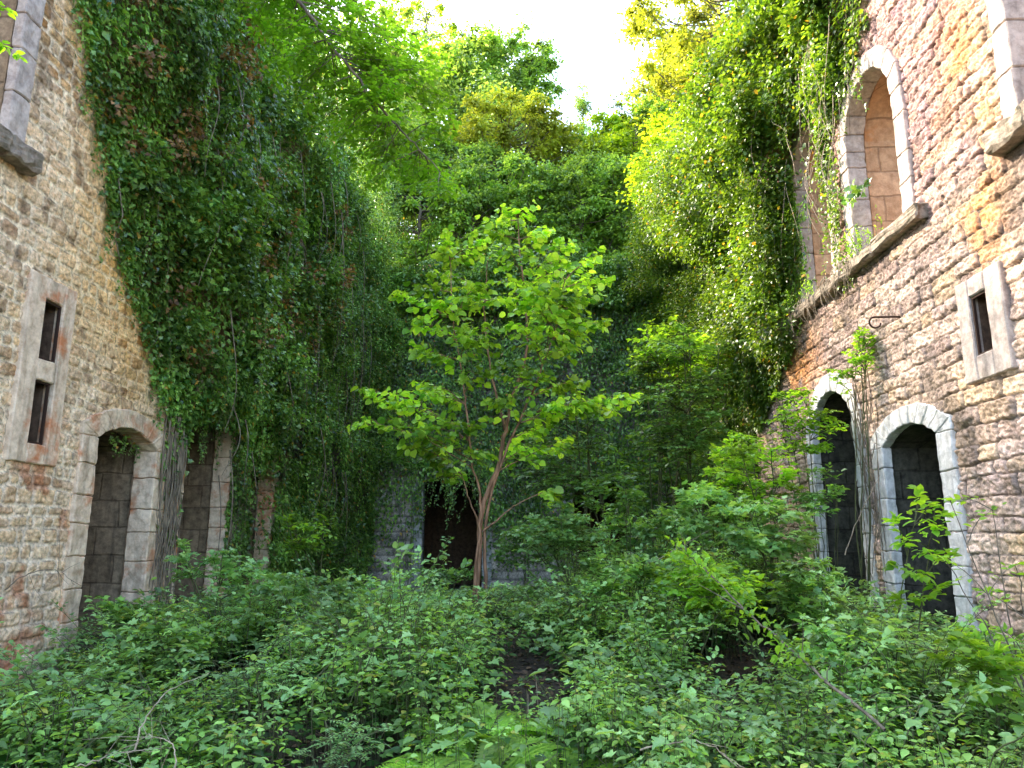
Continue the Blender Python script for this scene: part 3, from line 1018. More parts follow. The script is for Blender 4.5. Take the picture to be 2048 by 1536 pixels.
# bare woody stems
for i in range(70):
    z1 = rng.uniform(2.5, 9.5); s = rng.uniform(9.2, 21)
    if s < np.interp(z1, bz, by) + .2: continue
    ln_ = rng.uniform(.8, 2.6)
    t = np.linspace(0, 1, 14)
    TB.add(FL.w(s + .25 * np.sin(t * 4 + rng.uniform(0, 6)) * t, z1 - ln_ * t, -float(lbulge(s, z1)) - .06 - .12 * np.sin(t * 3.1)), .010, .004, 4)
for i in range(34):   # root mat on the pier between the doorways
    s = rng.uniform(10.12, 10.72); z1 = rng.uniform(2.6, 3.9); t = np.linspace(0, 1, 16)
    TB.add(FL.w(s + .07 * np.sin(t * 9 + i), z1 - (z1 - rng.uniform(.4, 1.4)) * t, -.05 - .02 * np.sin(t * 11 + i * 2)), .014, .006, 4)
for i in range(26):
    s = rng.uniform(12.5, 13.1); z1 = rng.uniform(2.4, 3.9); t = np.linspace(0, 1, 12)
    TB.add(FL.w(s + .07 * np.sin(t * 9 + i), z1 - (z1 - rng.uniform(.4, 1.4)) * t, -.05 - .02 * np.sin(t * 11 + i * 2)), .014, .006, 4)
TB.add(FL.w(np.array([8.35, 8.3, 8.42, 8.38, 8.6, 8.75]), np.array([6.3, 5.9, 5.5, 5.2, 4.95, 4.9]), -np.array([.03, .09, .12, .08, .05, .03])), .010, .006, 5)
TB.build('vine_stems', M['root'], iv)

# right wall
rz = np.array([-1, 3.7, 4.3, 4.9, 5.6, 6.4, 7.2, 7.9, 8.3, 9.0, 9.6, 10.8])
ry = np.array([15.6, 15.4, 14.2, 12.9, 12.3, 11.4, 10.45, 10.1, 9.4, 9.0, 8.75, 8.5])


def rmask(s, z):
    b = np.interp(z, rz, ry) + .5 * (fbm(s, z, .5, 5) - .5) * 2
    m = smooth(-.1, .25, s - b)
    m = m * (.38 + .62 * smooth(.36, .52, fbm(s, z, .9, 6)))
    m = np.where(in_ops(s, z, [W2], .0) & (s < 12.1), m * .04, m)
    m = np.where(in_ops(s, z, [W3], .0), m * .12, m)
    return m


def rbulge(s, z):
    e = smooth(0, 2.2, s - np.interp(z, rz, ry))
    return .05 + e * (.12 + 1.15 * np.maximum(0, fbm(s, z, 1.6, 3) - .25)) * (.6 + .4 * smooth(3, 7, z)) * (.22 + .78 * np.maximum(smooth(12.0, 12.8, s), smooth(8.2, 9.2, z)))


iv = empty('climbing_ivy', (4.4, 13, .5), 'sunlit yellow green ivy curtain hanging down the right wall beside the tall arched window', 'ivy')
L, TB = Leaves(), Tubes()
ivy_on(FR, NRM_R, 100000, (8.2, 17.5, 3.6, 10.9), rmask, rbulge, .078, L, OVATE)
st, ln = [], []
for i in range(260):
    s = rng.uniform(9, 21); z = rng.uniform(4.6, 10.8)
    if s < np.interp(z, rz, ry) - .1: continue
    if 10.8 < s < 12.2 and z < 8.3: continue
    l_ = rng.uniform(.4, 1.7) * (.55 if s < 12 else 1)
    if 10.8 < s < 12.2: l_ = min(l_, z - 8.0)
    st.append((s, z, float(rbulge(s, z)) + .04)); ln.append(l_)
strands(FR, NRM_R, st, ln, .05, .072, L, TB, OVATE, sway=.14)
for i in range(620):
    s = rng.uniform(9.3, 22); z = rng.uniform(5.0, 11.5)
    if s < np.interp(z, rz, ry) + .2 or (10.6 < s < 12.3 and z < 8.9) or fbm(s, z, 1.2, 4) < .40: continue
    R_ = rng.uniform(.2, .62) * (.6 if s < 12 else 1)
    out_ = float(rbulge(s, z)) + (1.0 * rng.random() * float(smooth(7.2, 9.5, z)) if s > 13 else 0)
    clump(L, FR.w(s, z, -out_ - R_ * .3), R_, int(820 * R_ ** 1.5), .078, OVATE if s < 15 else KITE, up=.8, flat=.75, fwd=NRM_R)
for i in range(34):    # over the window jamb and across the second window
    s = rng.uniform(10.35, 11.05) if i % 3 else rng.uniform(12.1, 12.6)
    strands(FR, NRM_R, [(s, rng.uniform(6.2, 8.4), .08)], [rng.uniform(.5, 1.6)], .05, .07, L, TB, OVATE, sway=.12)
for i in range(26):
    strands(FR, NRM_R, [(rng.uniform(9.2, 10.6), rng.uniform(7.9, 9.2), .15)], [rng.uniform(.2, .6)], .05, .07, L, TB, OVATE, sway=.1)
n = 42000
s = rng.uniform(8.0, 22, n); h = rng.random(n) ** 1.2
hh = .7 + 1.3 * fbm(s, s * 0, 1.2, 3)
P = FR.w(s, HT - .3 + h * hh, rng.uniform(-.95, .8, n))
L.add(P, unit(rng.normal(0, .6, (n, 3)) + [-.2, 0, -.3]), unit(rng.normal(0, .5, (n, 3)) + [-.3, 0, 1]), .085 * rng.uniform(.7, 1.3, n), OVATE)
L.build('ivy_leaves', M['ivy_sun'], iv)
L2 = Leaves()


def rmask_low(s, z):
    b = np.interp(z, rz, ry) + .5 * (fbm(s, z, .5, 5) - .5) * 2
    return smooth(-.1, .3, s - b) * (.5 + .5 * smooth(.4, .55, fbm(s, z, 1.1, 2)))


ivy_on(FR, NRM_R, 70000, (14.8, 23, .3, 10.9), rmask_low, rbulge, .09, L2, KITE)
# dark ivy spray hanging in the second window, and one shoot across the tall window
for i in range(12):
    s = rng.uniform(11.7, 12.4)
    strands(FR, NRM_R, [(s, rng.uniform(6.0, 7.3), .02)], [rng.uniform(.3, .9)], .07, .085, L2, TB, IVY, sway=.1)
pts = curve([FR.w(10.25, 6.3, -.1), FR.w(9.9, 6.28, -.16), FR.w(9.55, 6.3, -.12)], 6)
TB.add(pts, .005, .003, 4)
for p0 in pts[3:]:
    L2.add(p0[None] + rng.normal(0, .04, (4, 3)), unit(rng.normal(0, .5, (4, 3)) + [0, -.3, -.6]), unit(rng.normal(0, .3, (4, 3)) + NRM_R), rng.uniform(.07, .12, 4), IVY)
L2.build('dark_ivy_leaves', M['ivy'], iv)
for i in range(60):    # dry shoots and roots hanging over the ledge
    s = rng.uniform(10.0, 13.6); t = np.linspace(0, 1, 10); ln_ = rng.uniform(.2, .75)
    TB.add(FR.w(s + .08 * np.sin(t * 5 + i), 5.5 - ln_ * t, -.17 - .10 * np.sin(t * 2.6) + .12 * t), .006, .002, 3)
for i in range(40):
    s = rng.uniform(9.4, 13.5); z1 = rng.uniform(7.2, 9.4); t = np.linspace(0, 1, 12); ln_ = rng.uniform(.6, 1.8)
    TB.add(FR.w(s + .2 * np.sin(t * 4 + i), z1 - ln_ * t, -.1 - float(rbulge(s, z1)) * .8 - .1 * np.sin(t * 3)), .006, .003, 3)
for i in range(16):    # vines on the pier between the white doorways
    s = rng.uniform(10.1, 10.7); z1 = rng.uniform(3.2, 4.1); t = np.linspace(0, 1, 18)
    TB.add(FR.w(s + .12 * np.sin(t * 6 + i), z1 - (z1 - rng.uniform(.6, 1.8)) * t, -.06 - .05 * np.sin(t * 8 + i * 2)), .008, .005, 4)
TB.build('vine_stems', M['root'], iv)

# back wall
iv = empty('climbing_ivy', (0, 22.9, .5), 'shaded dark ivy hanging over the end wall behind the young tree', 'ivy')
L, TB = Leaves(), Tubes()


def bmask(s, z):
    m = .35 + .65 * smooth(.36, .52, fbm(s, z, 1.2, 7))
    m = np.where(z < 3.9, m * smooth(.2, 2.6, z) * .9, m)
    m = np.where((s < -2.9) & (z < 3.7), m * .5, m)
    return np.where(in_ops(s, z, [BD, BD2]), 0, m)


def bb(s, z): return .1 + 1.5 * np.maximum(0, fbm(s, z, 2, 6) - .3) * smooth(1.5, 5, z)


ivy_on(FB, NRM_B, 60000, (-5.2, 4.5, .3, 9.6), bmask, bb, .11, L, KITE)
st = [(rng.uniform(-5.1, 4.4), rng.uniform(3.8, 9.6), 0) for i in range(260)]
st = [(a, b, float(bb(a, b)) + .05) for a, b, c in st]
st += [(rng.uniform(-3.8, -1.4), rng.uniform(3.5, 4.6), .15) for i in range(50)]
strands(FB, NRM_B, st, rng.uniform(.6, 1.9, len(st)), .08, .10, L, TB, KITE, sway=.2, r=.007)
n = 60000
s = rng.uniform(-5.2, 4.5, n); h = rng.random(n)
hh = .9 + 1.9 * fbm(s, s * 0, 1.1, 3)
P = FB.w(s, 8.6 + h * hh, rng.uniform(-1.0, 1.2, n) * (1.1 - h * .5))
L.add(P, unit(rng.normal(0, .6, (n, 3)) + [0, -.3, -.3]), unit(rng.normal(0, .5, (n, 3)) + [0, -.3, 1]), .12 * rng.uniform(.7, 1.3, n), KITE)
L.build('ivy_leaves', M['ivy'], iv)
TB.build('vine_stems', M['root'], iv)


# ------------------------------------------------------------------ trees
def tree(name, label, c, R, mat, nclump=60, nleaf=260, leaf=.14, base=None, tm=KITE, cr=.55, hollow=.55, bark='bark', cat='tree',
         group='trees behind the ruin', trunk_r=.16, seedv=None):
    """crown: clumps through an ellipsoid, carried by limbs from a tapered trunk"""
    c = np.array(c, float); R = np.array(R, float)
    bx_, by_ = (base if base is not None else (c[0] + rng.uniform(-.5, .5), c[1] + rng.uniform(-.3, .5)))
    bz_ = float(ground_z(bx_, by_)) - .1
    e = empty(name, (bx_, by_, bz_), label, cat, group)
    L, TB = Leaves(), Tubes()
    top = c + [0, 0, R[2] * .55]
    ctr = curve([(bx_, by_, bz_), (bx_ * .7 + c[0] * .3 + rng.uniform(-.3, .3), by_ * .7 + c[1] * .3, bz_ + (c[2] - bz_) * .45), c - [0, 0, R[2] * .3], top], 6, .03)
    TB.add(ctr, trunk_r, .03, 7)
    for i in range(nclump):
        v = unit(rng.normal(0, 1, 3))
        r = hollow + (1 - hollow) * rng.random() ** .7
        lump = .75 + .5 * float(vn(v[0] * 2 + v[2], v[1] * 2 + c[0], .8, i % 3))
        p = c + v * r * lump * R
        rad = cr * rng.uniform(.6, 1.35)
        clump(L, p, rad, int(nleaf * .85 * rng.uniform(.5, 1.3)), leaf * 1.15, tm, soft=True, flat=.65, spread=.6)
        dd = np.linalg.norm(ctr - p, axis=1) + np.where(ctr[:, 2] < p[2] - .3 * np.linalg.norm(ctr - p, axis=1), 0, 4)
        q = ctr[int(np.argmin(dd))]
        mid = (q + p) / 2 + [0, 0, -.12 * np.linalg.norm(p - q)] + rng.normal(0, .1, 3)
        TB.add(curve([q, mid, p], 4), .022 * (1 + R[0] / 4), .006, 4)
        for _ in range(2):
            q2 = p + rng.normal(0, rad * .6, 3)
            TB.add(np.array([mid * .3 + p * .7, (p + q2) / 2 + rng.normal(0, .04, 3), q2]), .010, .004, 3)
    TB.build('trunk', M[bark], e)
    L.build('crown', M[mat], e)
    return e


def rpx(u, r, y): return r / FPX * y


TR = [
    ('broadleaf_tree', 'rounded mid green tree crown against the white sky left of centre', (985, 170), 35, (3.3, 2.6, 3.0), 'tree_green', 190, 230, .16, .6),
    ('broadleaf_tree', 'low yellow sunlit crown in the middle above the shaded back of the hall', (1010, 270), 28.0, (2.9, 2.0, 1.3), 'tree_gold', 80, 200, .14, .5),
    ('broadleaf_tree', 'tall airy tree with thin leafy twigs at the top left of the sky gap', (850, 90), 39, (3.3, 2.8, 3.7), 'tree_yellow', 62, 130, .15, .6),
    ('broadleaf_tree', 'loose tree with sky glints behind the hanging branch at upper left', (730, 120), 33, (3.3, 2.5, 3.4), 'tree_green', 66, 170, .14, .6),
    ('broadleaf_tree', 'green crown rising just over the ivy at the left wall top', (640, 240), 27.5, (2.3, 2.0, 2.6), 'tree_green', 70, 260, .13, .5),
    ('broadleaf_tree', 'green bushy crown filling the gap left of the yellow crown', (800, 330), 27, (2.4, 2.0, 1.9), 'tree_green', 80, 260, .13, .5),
    ('broadleaf_tree', 'darker crown directly under the yellow one and over the end wall', (1010, 400), 26, (2.6, 1.8, 1.4), 'tree_green', 85, 260, .13, .5),
    ('broadleaf_tree', 'dull green crown right of centre below the sky gap', (1190, 390), 26.5, (2.2, 1.8, 1.6), 'tree_green', 70, 260, .13, .5),
    ('broadleaf_tree', 'yellow green crown just right of the sky gap low down', (1275, 270), 29, (1.9, 1.6, 1.5), 'tree_yellow', 60, 220, .14, .45),
    ('broadleaf_tree', 'large bright yellow crown leaning over the right wall at the top of the picture', (1480, 40), 18, (2.9, 3.2, 2.6), 'tree_gold', 150, 300, .10, .5),
    ('broadleaf_tree', 'sunlit crown bulging from the right wall top, its tips reaching over the hall', (1400, 330), 20.5, (1.9, 2.4, 1.9), 'tree_yellow', 100, 300, .10, .42),
    ('broadleaf_tree', 'deep green crown behind the right wall showing between the yellow ones', (1400, 180), 26, (2.6, 2.4, 2.8), 'tree_green', 80, 300, .13, .55),
    ('broadleaf_tree', 'wide dark tree far behind at the right below the sky', (1330, 330), 33, (3.2, 2.2, 2.5), 'tree_dark', 70, 300, .16, .6),
]
TR += [
    ('understory_tree', 'bushy crown just above the end wall at its left corner', (840, 440), 25.6, (2.1, 1.3, 2.0), 'tree_green', 60, 260, .13, .45),
    ('understory_tree', 'bushy crown above the end wall left of the young tree top', (945, 450), 25.2, (1.7, 1.2, 1.9), 'tree_green', 60, 260, .13, .45),
    ('understory_tree', 'bushy crown above the end wall straight behind the young tree top', (1060, 460), 25.4, (1.9, 1.2, 1.9), 'tree_green', 60, 260, .13, .45),
    ('understory_tree', 'bushy crown above the end wall right of the young tree top', (1165, 450), 25.2, (1.8, 1.2, 1.9), 'tree_green', 60, 260, .13, .45),
    ('understory_tree', 'bushy shaded crown above the end wall at its right corner', (1280, 430), 25.4, (2.2, 1.3, 2.3), 'tree_green', 70, 260, .13, .45),
    ('understory_tree', 'light crown filling the space under the beech branch tips', (900, 350), 26.5, (1.9, 1.3, 1.5), 'tree_green', 60, 260, .13, .45),
    ('understory_tree', 'leafy crown above the left wall under the hanging branch', (720, 330), 25.5, (2.0, 1.6, 2.2), 'tree_green', 80, 260, .13, .45),
    ('understory_tree', 'pale leafy crown low in the sky gap beside the yellow right crown', (1240, 350), 27.5, (1.8, 1.3, 1.7), 'tree_yellow', 60, 240, .13, .45),
    ('understory_tree', 'green crown between the yellow middle crown and the sky gap', (1120, 330), 30, (2.0, 1.5, 1.9), 'tree_green', 60, 240, .14, .45),
]
for nm, lab, (u, v), y, R, mt, nc, nl, lf, cr in TR:
    c = at(u, v, y)
    base = None
    if y < 23: base = (max(c[0], 6.4), y)
    if nm == 'understory_tree': base = (c[0], 28.0)
    tree(nm, lab, c, R, mt, nc, nl, lf, base, cr=cr, bark='bark')

# conifer in the gap
c = at(1190, 250, 37)
e = empty('conifer_tree', (c[0], 37, float(ground_z(c[0], 37))), 'slim pale conifer with a pointed top standing in the sky gap', 'tree')
L, TB = Leaves(), Tubes()
top = at(1165, 165, 37); gz0 = float(ground_z(c[0], 37))
TB.add(curve([(top[0], 37, gz0 - .2), (top[0], 37, (gz0 + top[2]) / 2), top], 8), .16, .015, 6)
Ht = top[2] - gz0
for i in range(200):
    t = rng.random() ** .8
    z = top[2] - .1 - t * Ht * .6
    rad = .2 + 1.9 * t
    a = rng.uniform(0, 6.28)
    tip = np.array([top[0] + rad * math.cos(a), 37 + rad * math.sin(a), z - .05 * rad + .25 * rad])
    TB.add(np.array([(top[0], 37, z), (tip + [top[0], 37, z]) / 2 - [0, 0, .08], tip]), .02, .006, 3)
    n = int(30 + 70 * t)
    k = rng.random(n)[:, None]
    P = np.array([top[0], 37, z]) * (1 - k) + tip * k + rng.normal(0, .12, (n, 3)) * [1, 1, .7]
    L.add(P, unit(rng.normal(0, .5, (n, 3)) + unit(tip - np.array([top[0], 37, z])) + [0, 0, -.2]), unit(rng.normal(0, .5, (n, 3)) + [0, 0, 1]), .16, LANCE)
TB.build('trunk', M['bark'], e)
L.build('crown', M['conifer'], e)

# wooded slope far behind that reads as one mass
L = Leaves()
SU = [300, 500, 850, 900, 1000, 1090, 1130, 1190, 1260, 1310, 1400, 1800]
SV = [-300, -100, -20, 50, 90, 190, 270, 260, 250, 190, 90, -200]
for i in range(1500):
    u, v, y = rng.uniform(430, 1480), rng.uniform(60, 560), rng.uniform(29, 46)
    if v < np.interp(u, SU, SV) + 45 or rng.random() < .25 * (v < 150): continue
    p = at(u, v, y)
    if p[2] < float(ground_z(p[0], p[1])) + .3: p[2] = float(ground_z(p[0], p[1])) + .5
    R_ = rng.uniform(.6, 1.35)
    clump(L, p, R_, int(140 * R_ ** 1.3), .21, KITE, flat=.75, soft=True, spread=.6)
o = L.build('woodland', M['wood'])
tag(o, 'soft green wood covering the steep slope beyond the ruin', 'woodland', kind='stuff')


# sprays: a bent branch with alternate side twigs and leaves lying in a flat plane
def spray(L, TB, A, B, leaf, tm, r=.012, sag=.10, tw=.30, ntw=7, nl=6, start=.3, flat=.25, droop=.15, upn=1.0, tr=.35, nvar=.33):
    A, B = np.array(A, float), np.array(B, float)
    ln = np.linalg.norm(B - A)
    mid = (A + B) / 2 + [0, 0, sag * ln] + rng.normal(0, .03 * ln, 3)
    C = curve([A, mid, B], 7, .004 * ln)
    TB.add(C, r, r * .25, 5)
    d0 = unit(B - A)
    side = np.cross(d0, [0, 0, 1.])
    side = unit(side) if np.linalg.norm(side) > .15 else unit(rng.normal(0, 1, 3) * [1, 1, 0.01])
    for i in range(ntw):
        t = start + (1 - start) * (i + .5) / ntw
        k = t * (len(C) - 1); k0 = int(k); f = k - k0
        p = C[k0] * (1 - f) + C[min(k0 + 1, len(C) - 1)] * f
        sgn = 1 if i % 2 else -1
        lt = tw * (1.15 - .7 * t) * rng.uniform(.6, 1.3)
        dr = unit(side * sgn * .9 + d0 * .7 + rng.normal(0, flat, 3) + [0, 0, -droop * .3])
        q = p + dr * lt
        TB.add(np.array([p, (p + q) / 2 + [0, 0, .02], q]), r * tr, r * .12, 3)
        ts = (np.arange(nl) + 1) / nl
        P = p + dr * lt * ts[:, None] + rng.normal(0, leaf * .12, (nl, 3))
        sg = np.where(np.arange(nl) % 2, 1, -1)[:, None]
        lat = unit(np.cross(dr, [0, 0, 1.]))
        Ax = unit(dr * .7 + lat * sg * .8 + [0, 0, -droop] + rng.normal(0, .2, (nl, 3)))
        Nn = unit(np.array([0, 0, upn]) + rng.normal(0, nvar, (nl, 3)))
        L.add(P, Ax, Nn, leaf * rng.uniform(.65, 1.25, nl), tm)
    n = 4
    L.add(C[-n:], unit(d0 + rng.normal(0, .4, (n, 3)) + [0, 0, -droop]), unit(rng.normal(0, .3, (n, 3)) + [0, 0, 1]), leaf, tm)


# ------------------------------------------------------------------ the young tree in the middle
Yt = 9.4
e = empty('young_tree', at(953, 1225, Yt), 'slender young tree with bright lime green leaves standing in the middle of the hall', 'tree')
L, TB = Leaves(), Tubes()


def P_(u, v, dy=0): return at(u, v, Yt + dy)


stems = [
    ([(950, 1260, 0), (957, 1120, 0), (964, 1019, 0), (997, 930, .05), (1008, 873, .05), (1026, 791, .1), (1052, 709, .1), (1052, 600, .15), (1042, 520, .1), (1036, 440, .1)], .038, .007),
    ([(975, 1255, .08), (970, 1130, .05), (973, 1030, .04), (1003, 925, .02), (1042, 832, -.1), (1075, 760, -.2), (1110, 660, -.3), (1130, 560, -.35)], .025, .005),
    ([(944, 1250, -.08), (953, 1120, -.06), (962, 1016, -.04), (944, 920, -.12), (931, 809, -.2), (921, 740, -.25), (905, 620, -.3), (900, 520, -.3)], .020, .005),
    ([(940, 1240, .1), (958, 1120, .14), (960, 1060, .2), (935, 990, .25), (925, 950, .3)], .022, .004),
    ([(966, 1062, 0), (1000, 1035, -.1), (1033, 1008, -.15), (1085, 985, -.2)], .014, .004),
    ([(1010, 860, .1), (985, 760, .35), (970, 640, .5), (975, 520, .6)], .02, .005),
]
nodes = []
for pts, r0, r1 in stems:
    C = curve([P_(*q) for q in pts], 6, .006)
    TB.add(C, r0, r1, 8)
    nodes += [(p, r0 + (r1 - r0) * i / len(C)) for i, p in enumerate(C) if i > len(C) * .35]
NP = np.array([q[0] for q in nodes])
tg = [(1035, 425, .0), (985, 465, .2), (1090, 465, .1), (890, 490, -.3), (925, 520, .1), (960, 480, -.5), (1020, 500, -.5), (1075, 500, -.6), (1140, 490, -.3),
      (1180, 520, 0), (1210, 560, .2), (1120, 545, .5), (800, 590, -.4), (850, 575, 0), (835, 640, -.6), (830, 690, -.3), (880, 610, -.6), (905, 660, .4),
      (950, 570, -.8), (1010, 560, -.9), (1070, 580, -.9), (1130, 590, -.7), (1180, 600, -.3), (1212, 640, -.1), (1160, 650, -.5), (1100, 660, -.8), (1040, 650, -1.),
      (980, 650, -.9), (930, 680, -.6), (870, 710, -.2), (1000, 720, -.7), (1060, 740, -.6), (1130, 700, 0), (960, 740, -.6), (725, 780, -.5), (770, 800, -.4),
      (715, 845, -.8), (790, 840, -.5), (845, 850, -.3), (820, 895, -.1), (880, 790, -.2), (915, 850, -.5), (1180, 800, -.3), (1262, 790, -.4), (1230, 815, 0), (1120, 810, -.3),
      (1080, 860, .2), (950, 905, -.3), (1000, 800, -.5), (860, 905, .2), (1060, 900, .3), (1100, 985, -.2), (905, 950, .4), (1150, 760, .4), (1140, 880, .5), (840, 770, .4), (1090, 620, .8), (1000, 600, .9),
      (940, 600, .9), (870, 545, .6), (1170, 560, .7), (1020, 440, .6)]
for _ in range(3):
    a, q_ = rng.uniform(0, 6.28), rng.random() ** .5
    tg.append((1030 + 185 * q_ * math.cos(a), 585 + 150 * q_ * math.sin(a), rng.uniform(-.9, .8)))
for u, v, dy in tg:
    B = P_(u, v, dy)
    cand = NP[:, 2] < B[2] - .05 * np.linalg.norm(NP - B, axis=1)
    dd = np.linalg.norm(NP - B, axis=1) + np.where(cand, 0, 5) + np.abs((B[2] - NP[:, 2]) - .45 * np.linalg.norm(NP[:, :2] - B[:2], axis=1)) * .8
    A = NP[int(np.argmin(dd))]
    ln = np.linalg.norm(B - A)
    spray(L, TB, A, B, .092, ROUND, r=.007, sag=.05, tw=.36, ntw=int(8 + ln * 5), nl=5, start=max(.1, 1 - .9 / max(.9, ln)), flat=.35, droop=.45, upn=.75, nvar=.5)
TB.build('trunk', M['bark_tan'], e)
L.build('crown', M['young'], e)

# ------------------------------------------------------------------ overhanging beech branch from upper left
e = empty('beech_tree', (-7.6, 6.8, float(ground_z(-7.6, 6.8))), 'beech whose dark limb and light green leaves hang in over the left wall', 'tree')
L, TB = Leaves(), Tubes()
TB.add(curve([(-7.6, 6.8, -.3), (-7.5, 6.9, 5), (-7.3, 7.1, 10), (-6.9, 7.3, 14)], 8), .22, .08, 9)
limb = curve([(-7.25, 7.1, 10.6), (-6.0, 7.4, 10.9), at(470, -200, 7.9), at(570, -40, 8.0), at(640, 60, 8.1), at(710, 150, 8.2), at(775, 230, 8.3), at(830, 290, 8.3), at(880, 345, 8.3)], 6, .01)
TB.add(limb, .034, .006, 7)
tg = []
while len(tg) < 120:
    u, v = rng.uniform(500, 905), rng.uniform(-60, 400)
    off = (v - (u - 570) * 1.12)
    if off > 210 or off < -260 or (u > 800 and v < 60): continue
    tg.append((u, v, rng.uniform(7.9, 10.2), 0))
for u, v, y, _ in tg:
    B = at(u, v, y)
    dd = np.linalg.norm(limb - B, axis=1) + np.where(limb[:, 2] > B[2] - .1, 0, 2)
    spray(L, TB, limb[int(np.argmin(dd))], B, .072, OVATE, r=.007, sag=.06, tw=.38, ntw=10, nl=7, start=.2, flat=.3, droop=.25, upn=.9)
TB.build('trunk', M['bark'], e)
L.build('crown', M['beech'], e)

# leaves reaching in at the far left edge of the picture
e = empty('beech_twig', at(-40, 60, 3.2), 'small leafy twig tip poking in before the dark window at the top left corner', 'twig')
L, TB = Leaves(), Tubes()
spray(L, TB, at(-160, 10, 3.2), at(42, 118, 3.2), .05, OVATE, r=.004, tw=.07, ntw=6, nl=3, start=.6)
spray(L, TB, at(-160, 10, 3.2), at(12, 20, 3.2), .05, OVATE, r=.004, tw=.07, ntw=5, nl=3, start=.6)
TB.build('stem', M['bark'], e)
L.build('foliage', M['beech'], e)


# ------------------------------------------------------------------ shrubs and saplings
def shrub(name, label, base, tips, leaf, mt, tm=OVATE, cat='shrub', group=None, stems=3, bark='stem', r=.014, nl=5, tw=.25, dens=6, pin=False):
    """several stems from one root, each tip carried by its own flat spray"""
    bx_, by_ = base
    b = np.array([bx_, by_, float(ground_z(bx_, by_)) - .03])
    e = empty(name, b, label, cat, group)
    L, TB = Leaves(), Tubes()
    tips = [np.array(t, float) for t in tips]
    tops = sorted(tips, key=lambda t: -t[2])[:stems]
    nn = []
    for tp in tops:
        C = curve([b + rng.normal(0, .03, 3) * [1, 1, 0], b * .6 + tp * .4 + rng.normal(0, .05, 3) + [0, 0, .05], tp], 8, .006)
        TB.add(C, r, r * .3, 5); nn.append(C)
    NPs = np.concatenate(nn)
    for tp in tips:
        dd = np.linalg.norm(NPs - tp, axis=1) + np.where(NPs[:, 2] < tp[2] + .05, 0, 1.5)
        dd = dd + np.where(np.linalg.norm(NPs - tp, axis=1) < .25, .6, 0)
        A = NPs[int(np.argmin(dd))]
        if pin: pinnate(L, TB, A, tp, leaf)
        else: spray(L, TB, A, tp, leaf, tm, r=r * .5, tw=tw, ntw=dens, nl=nl, start=.2, droop=.2)
    TB.build('stem', M[bark], e)
    L.build('foliage', M[mt], e)
    return e


def pinnate(L, TB, A, B, leaf, pairs=7, fan=3):
    """compound leaves with paired leaflets"""
    A, B = np.array(A, float), np.array(B, float)
    TB.add(curve([A, (A + B) / 2 + [0, 0, .04], B], 4), .005, .002, 3)
    for i in range(fan * 2):
        t = .35 + .65 * i / (fan * 2 - 1)
        p = A * (1 - t) + B * t + [0, 0, .03]
        a = rng.uniform(0, 6.28)
        dr = unit(np.array([math.cos(a), math.sin(a), rng.uniform(-.1, .35)]))
        ln = leaf * 4.2 * rng.uniform(.7, 1.1)
        lat = unit(np.cross(dr, [0, 0, 1.]))
        k = (np.arange(pairs) + 1.5) / (pairs + .5)
        mp_ = p + dr * ln * k[:, None] - np.array([0, 0, 1.]) * (.25 * ln * k ** 2)[:, None]
        TB.add(np.vstack([p, mp_]), .0025, .001, 3)
        for sg in (-1, 1):
            L.add(mp_, unit(lat * sg + dr * .5 + [0, 0, -.15]), unit(np.array([0, 0, 1.]) + rng.normal(0, .2, (pairs, 3))), leaf * (1.1 - .35 * k), LANCE)
        L.add(mp_[-1:], dr, [0, 0, 1.], leaf, LANCE)


def blob(u, v, y, ru, rv, n, dy=.5):
    out = []
    for _ in range(n):
        a, r = rng.uniform(0, 6.28), rng.random() ** .5
        out.append(at(u + ru * r * math.cos(a), v + rv * r * math.sin(a), y + rng.uniform(-dy, dy)))
    return out


G1 = 'saplings in the hall'
# sapling in front of the near right doorway
shrub('sapling', 'tall sapling with large glossy lime leaves in front of the near right doorway', (2.75, 6.3),
      [at(1840, 985, 6.1), at(1790, 1040, 6.1), at(1900, 1030, 6.1), at(1870, 1060, 6.0), at(1800, 1090, 6.1), at(1850, 1110, 6.0), at(1905, 1110, 6.1), at(1830, 1150, 6.0), at(1780, 1130, 6.2),
       at(1890, 1170, 6.0), at(1840, 1200, 6.0), at(1870, 1010, 6.2), at(1800, 1190, 6.2)], .085, 'fresh', OVATE, 'sapling', G1, 2, nl=3, tw=.11, dens=5, r=.009)
shrub('sapling', 'thin bare stemmed sapling with few leaves at the right edge before the wall', (3.1, 4.9),
      [at(1985, 1020, 4.9), at(1900, 1000, 4.9), at(2030, 1130, 4.9), at(1960, 1180, 5.0), at(2010, 1260, 4.9), at(1890, 1120, 5.)], .05, 'fresh', OVATE, 'sapling', G1, 4, 'bark', r=.008, nl=3, tw=.12, dens=4)
# right group of saplings, photo x 1380..1640
shrub('sapling', 'leafy sapling left of the second right doorway with bright flat tiers', (2.9, 9.4),
      blob(1500, 960, 9.3, 100, 75, 26), .075, 'fresh', MAPLE, 'sapling', G1, 4, tw=.3, dens=7)
shrub('sapling', 'broad green sapling below the second right doorway', (2.6, 8.2),
      blob(1530, 1060, 8.0, 110, 60, 26), .075, 'pale', MAPLE, 'sapling', G1, 4, tw=.3, dens=7)
shrub('sapling', 'sapling with yellow green tips at lower right of centre', (2.0, 7.0),
      blob(1460, 1180, 6.7, 100, 45, 24), .07, 'fresh', OVATE, 'sapling', G1, 4, tw=.22, dens=6)
shrub('shrub', 'climbing shrub with soft leaves reaching over the second right doorway', (4.0, 11.2),
      blob(1620, 850, 11.0, 75, 55, 26, .4) + blob(1590, 800, 11.2, 45, 30, 8, .2), .075, 'fresh', OVATE, 'shrub', None, 4, tw=.25, dens=6)
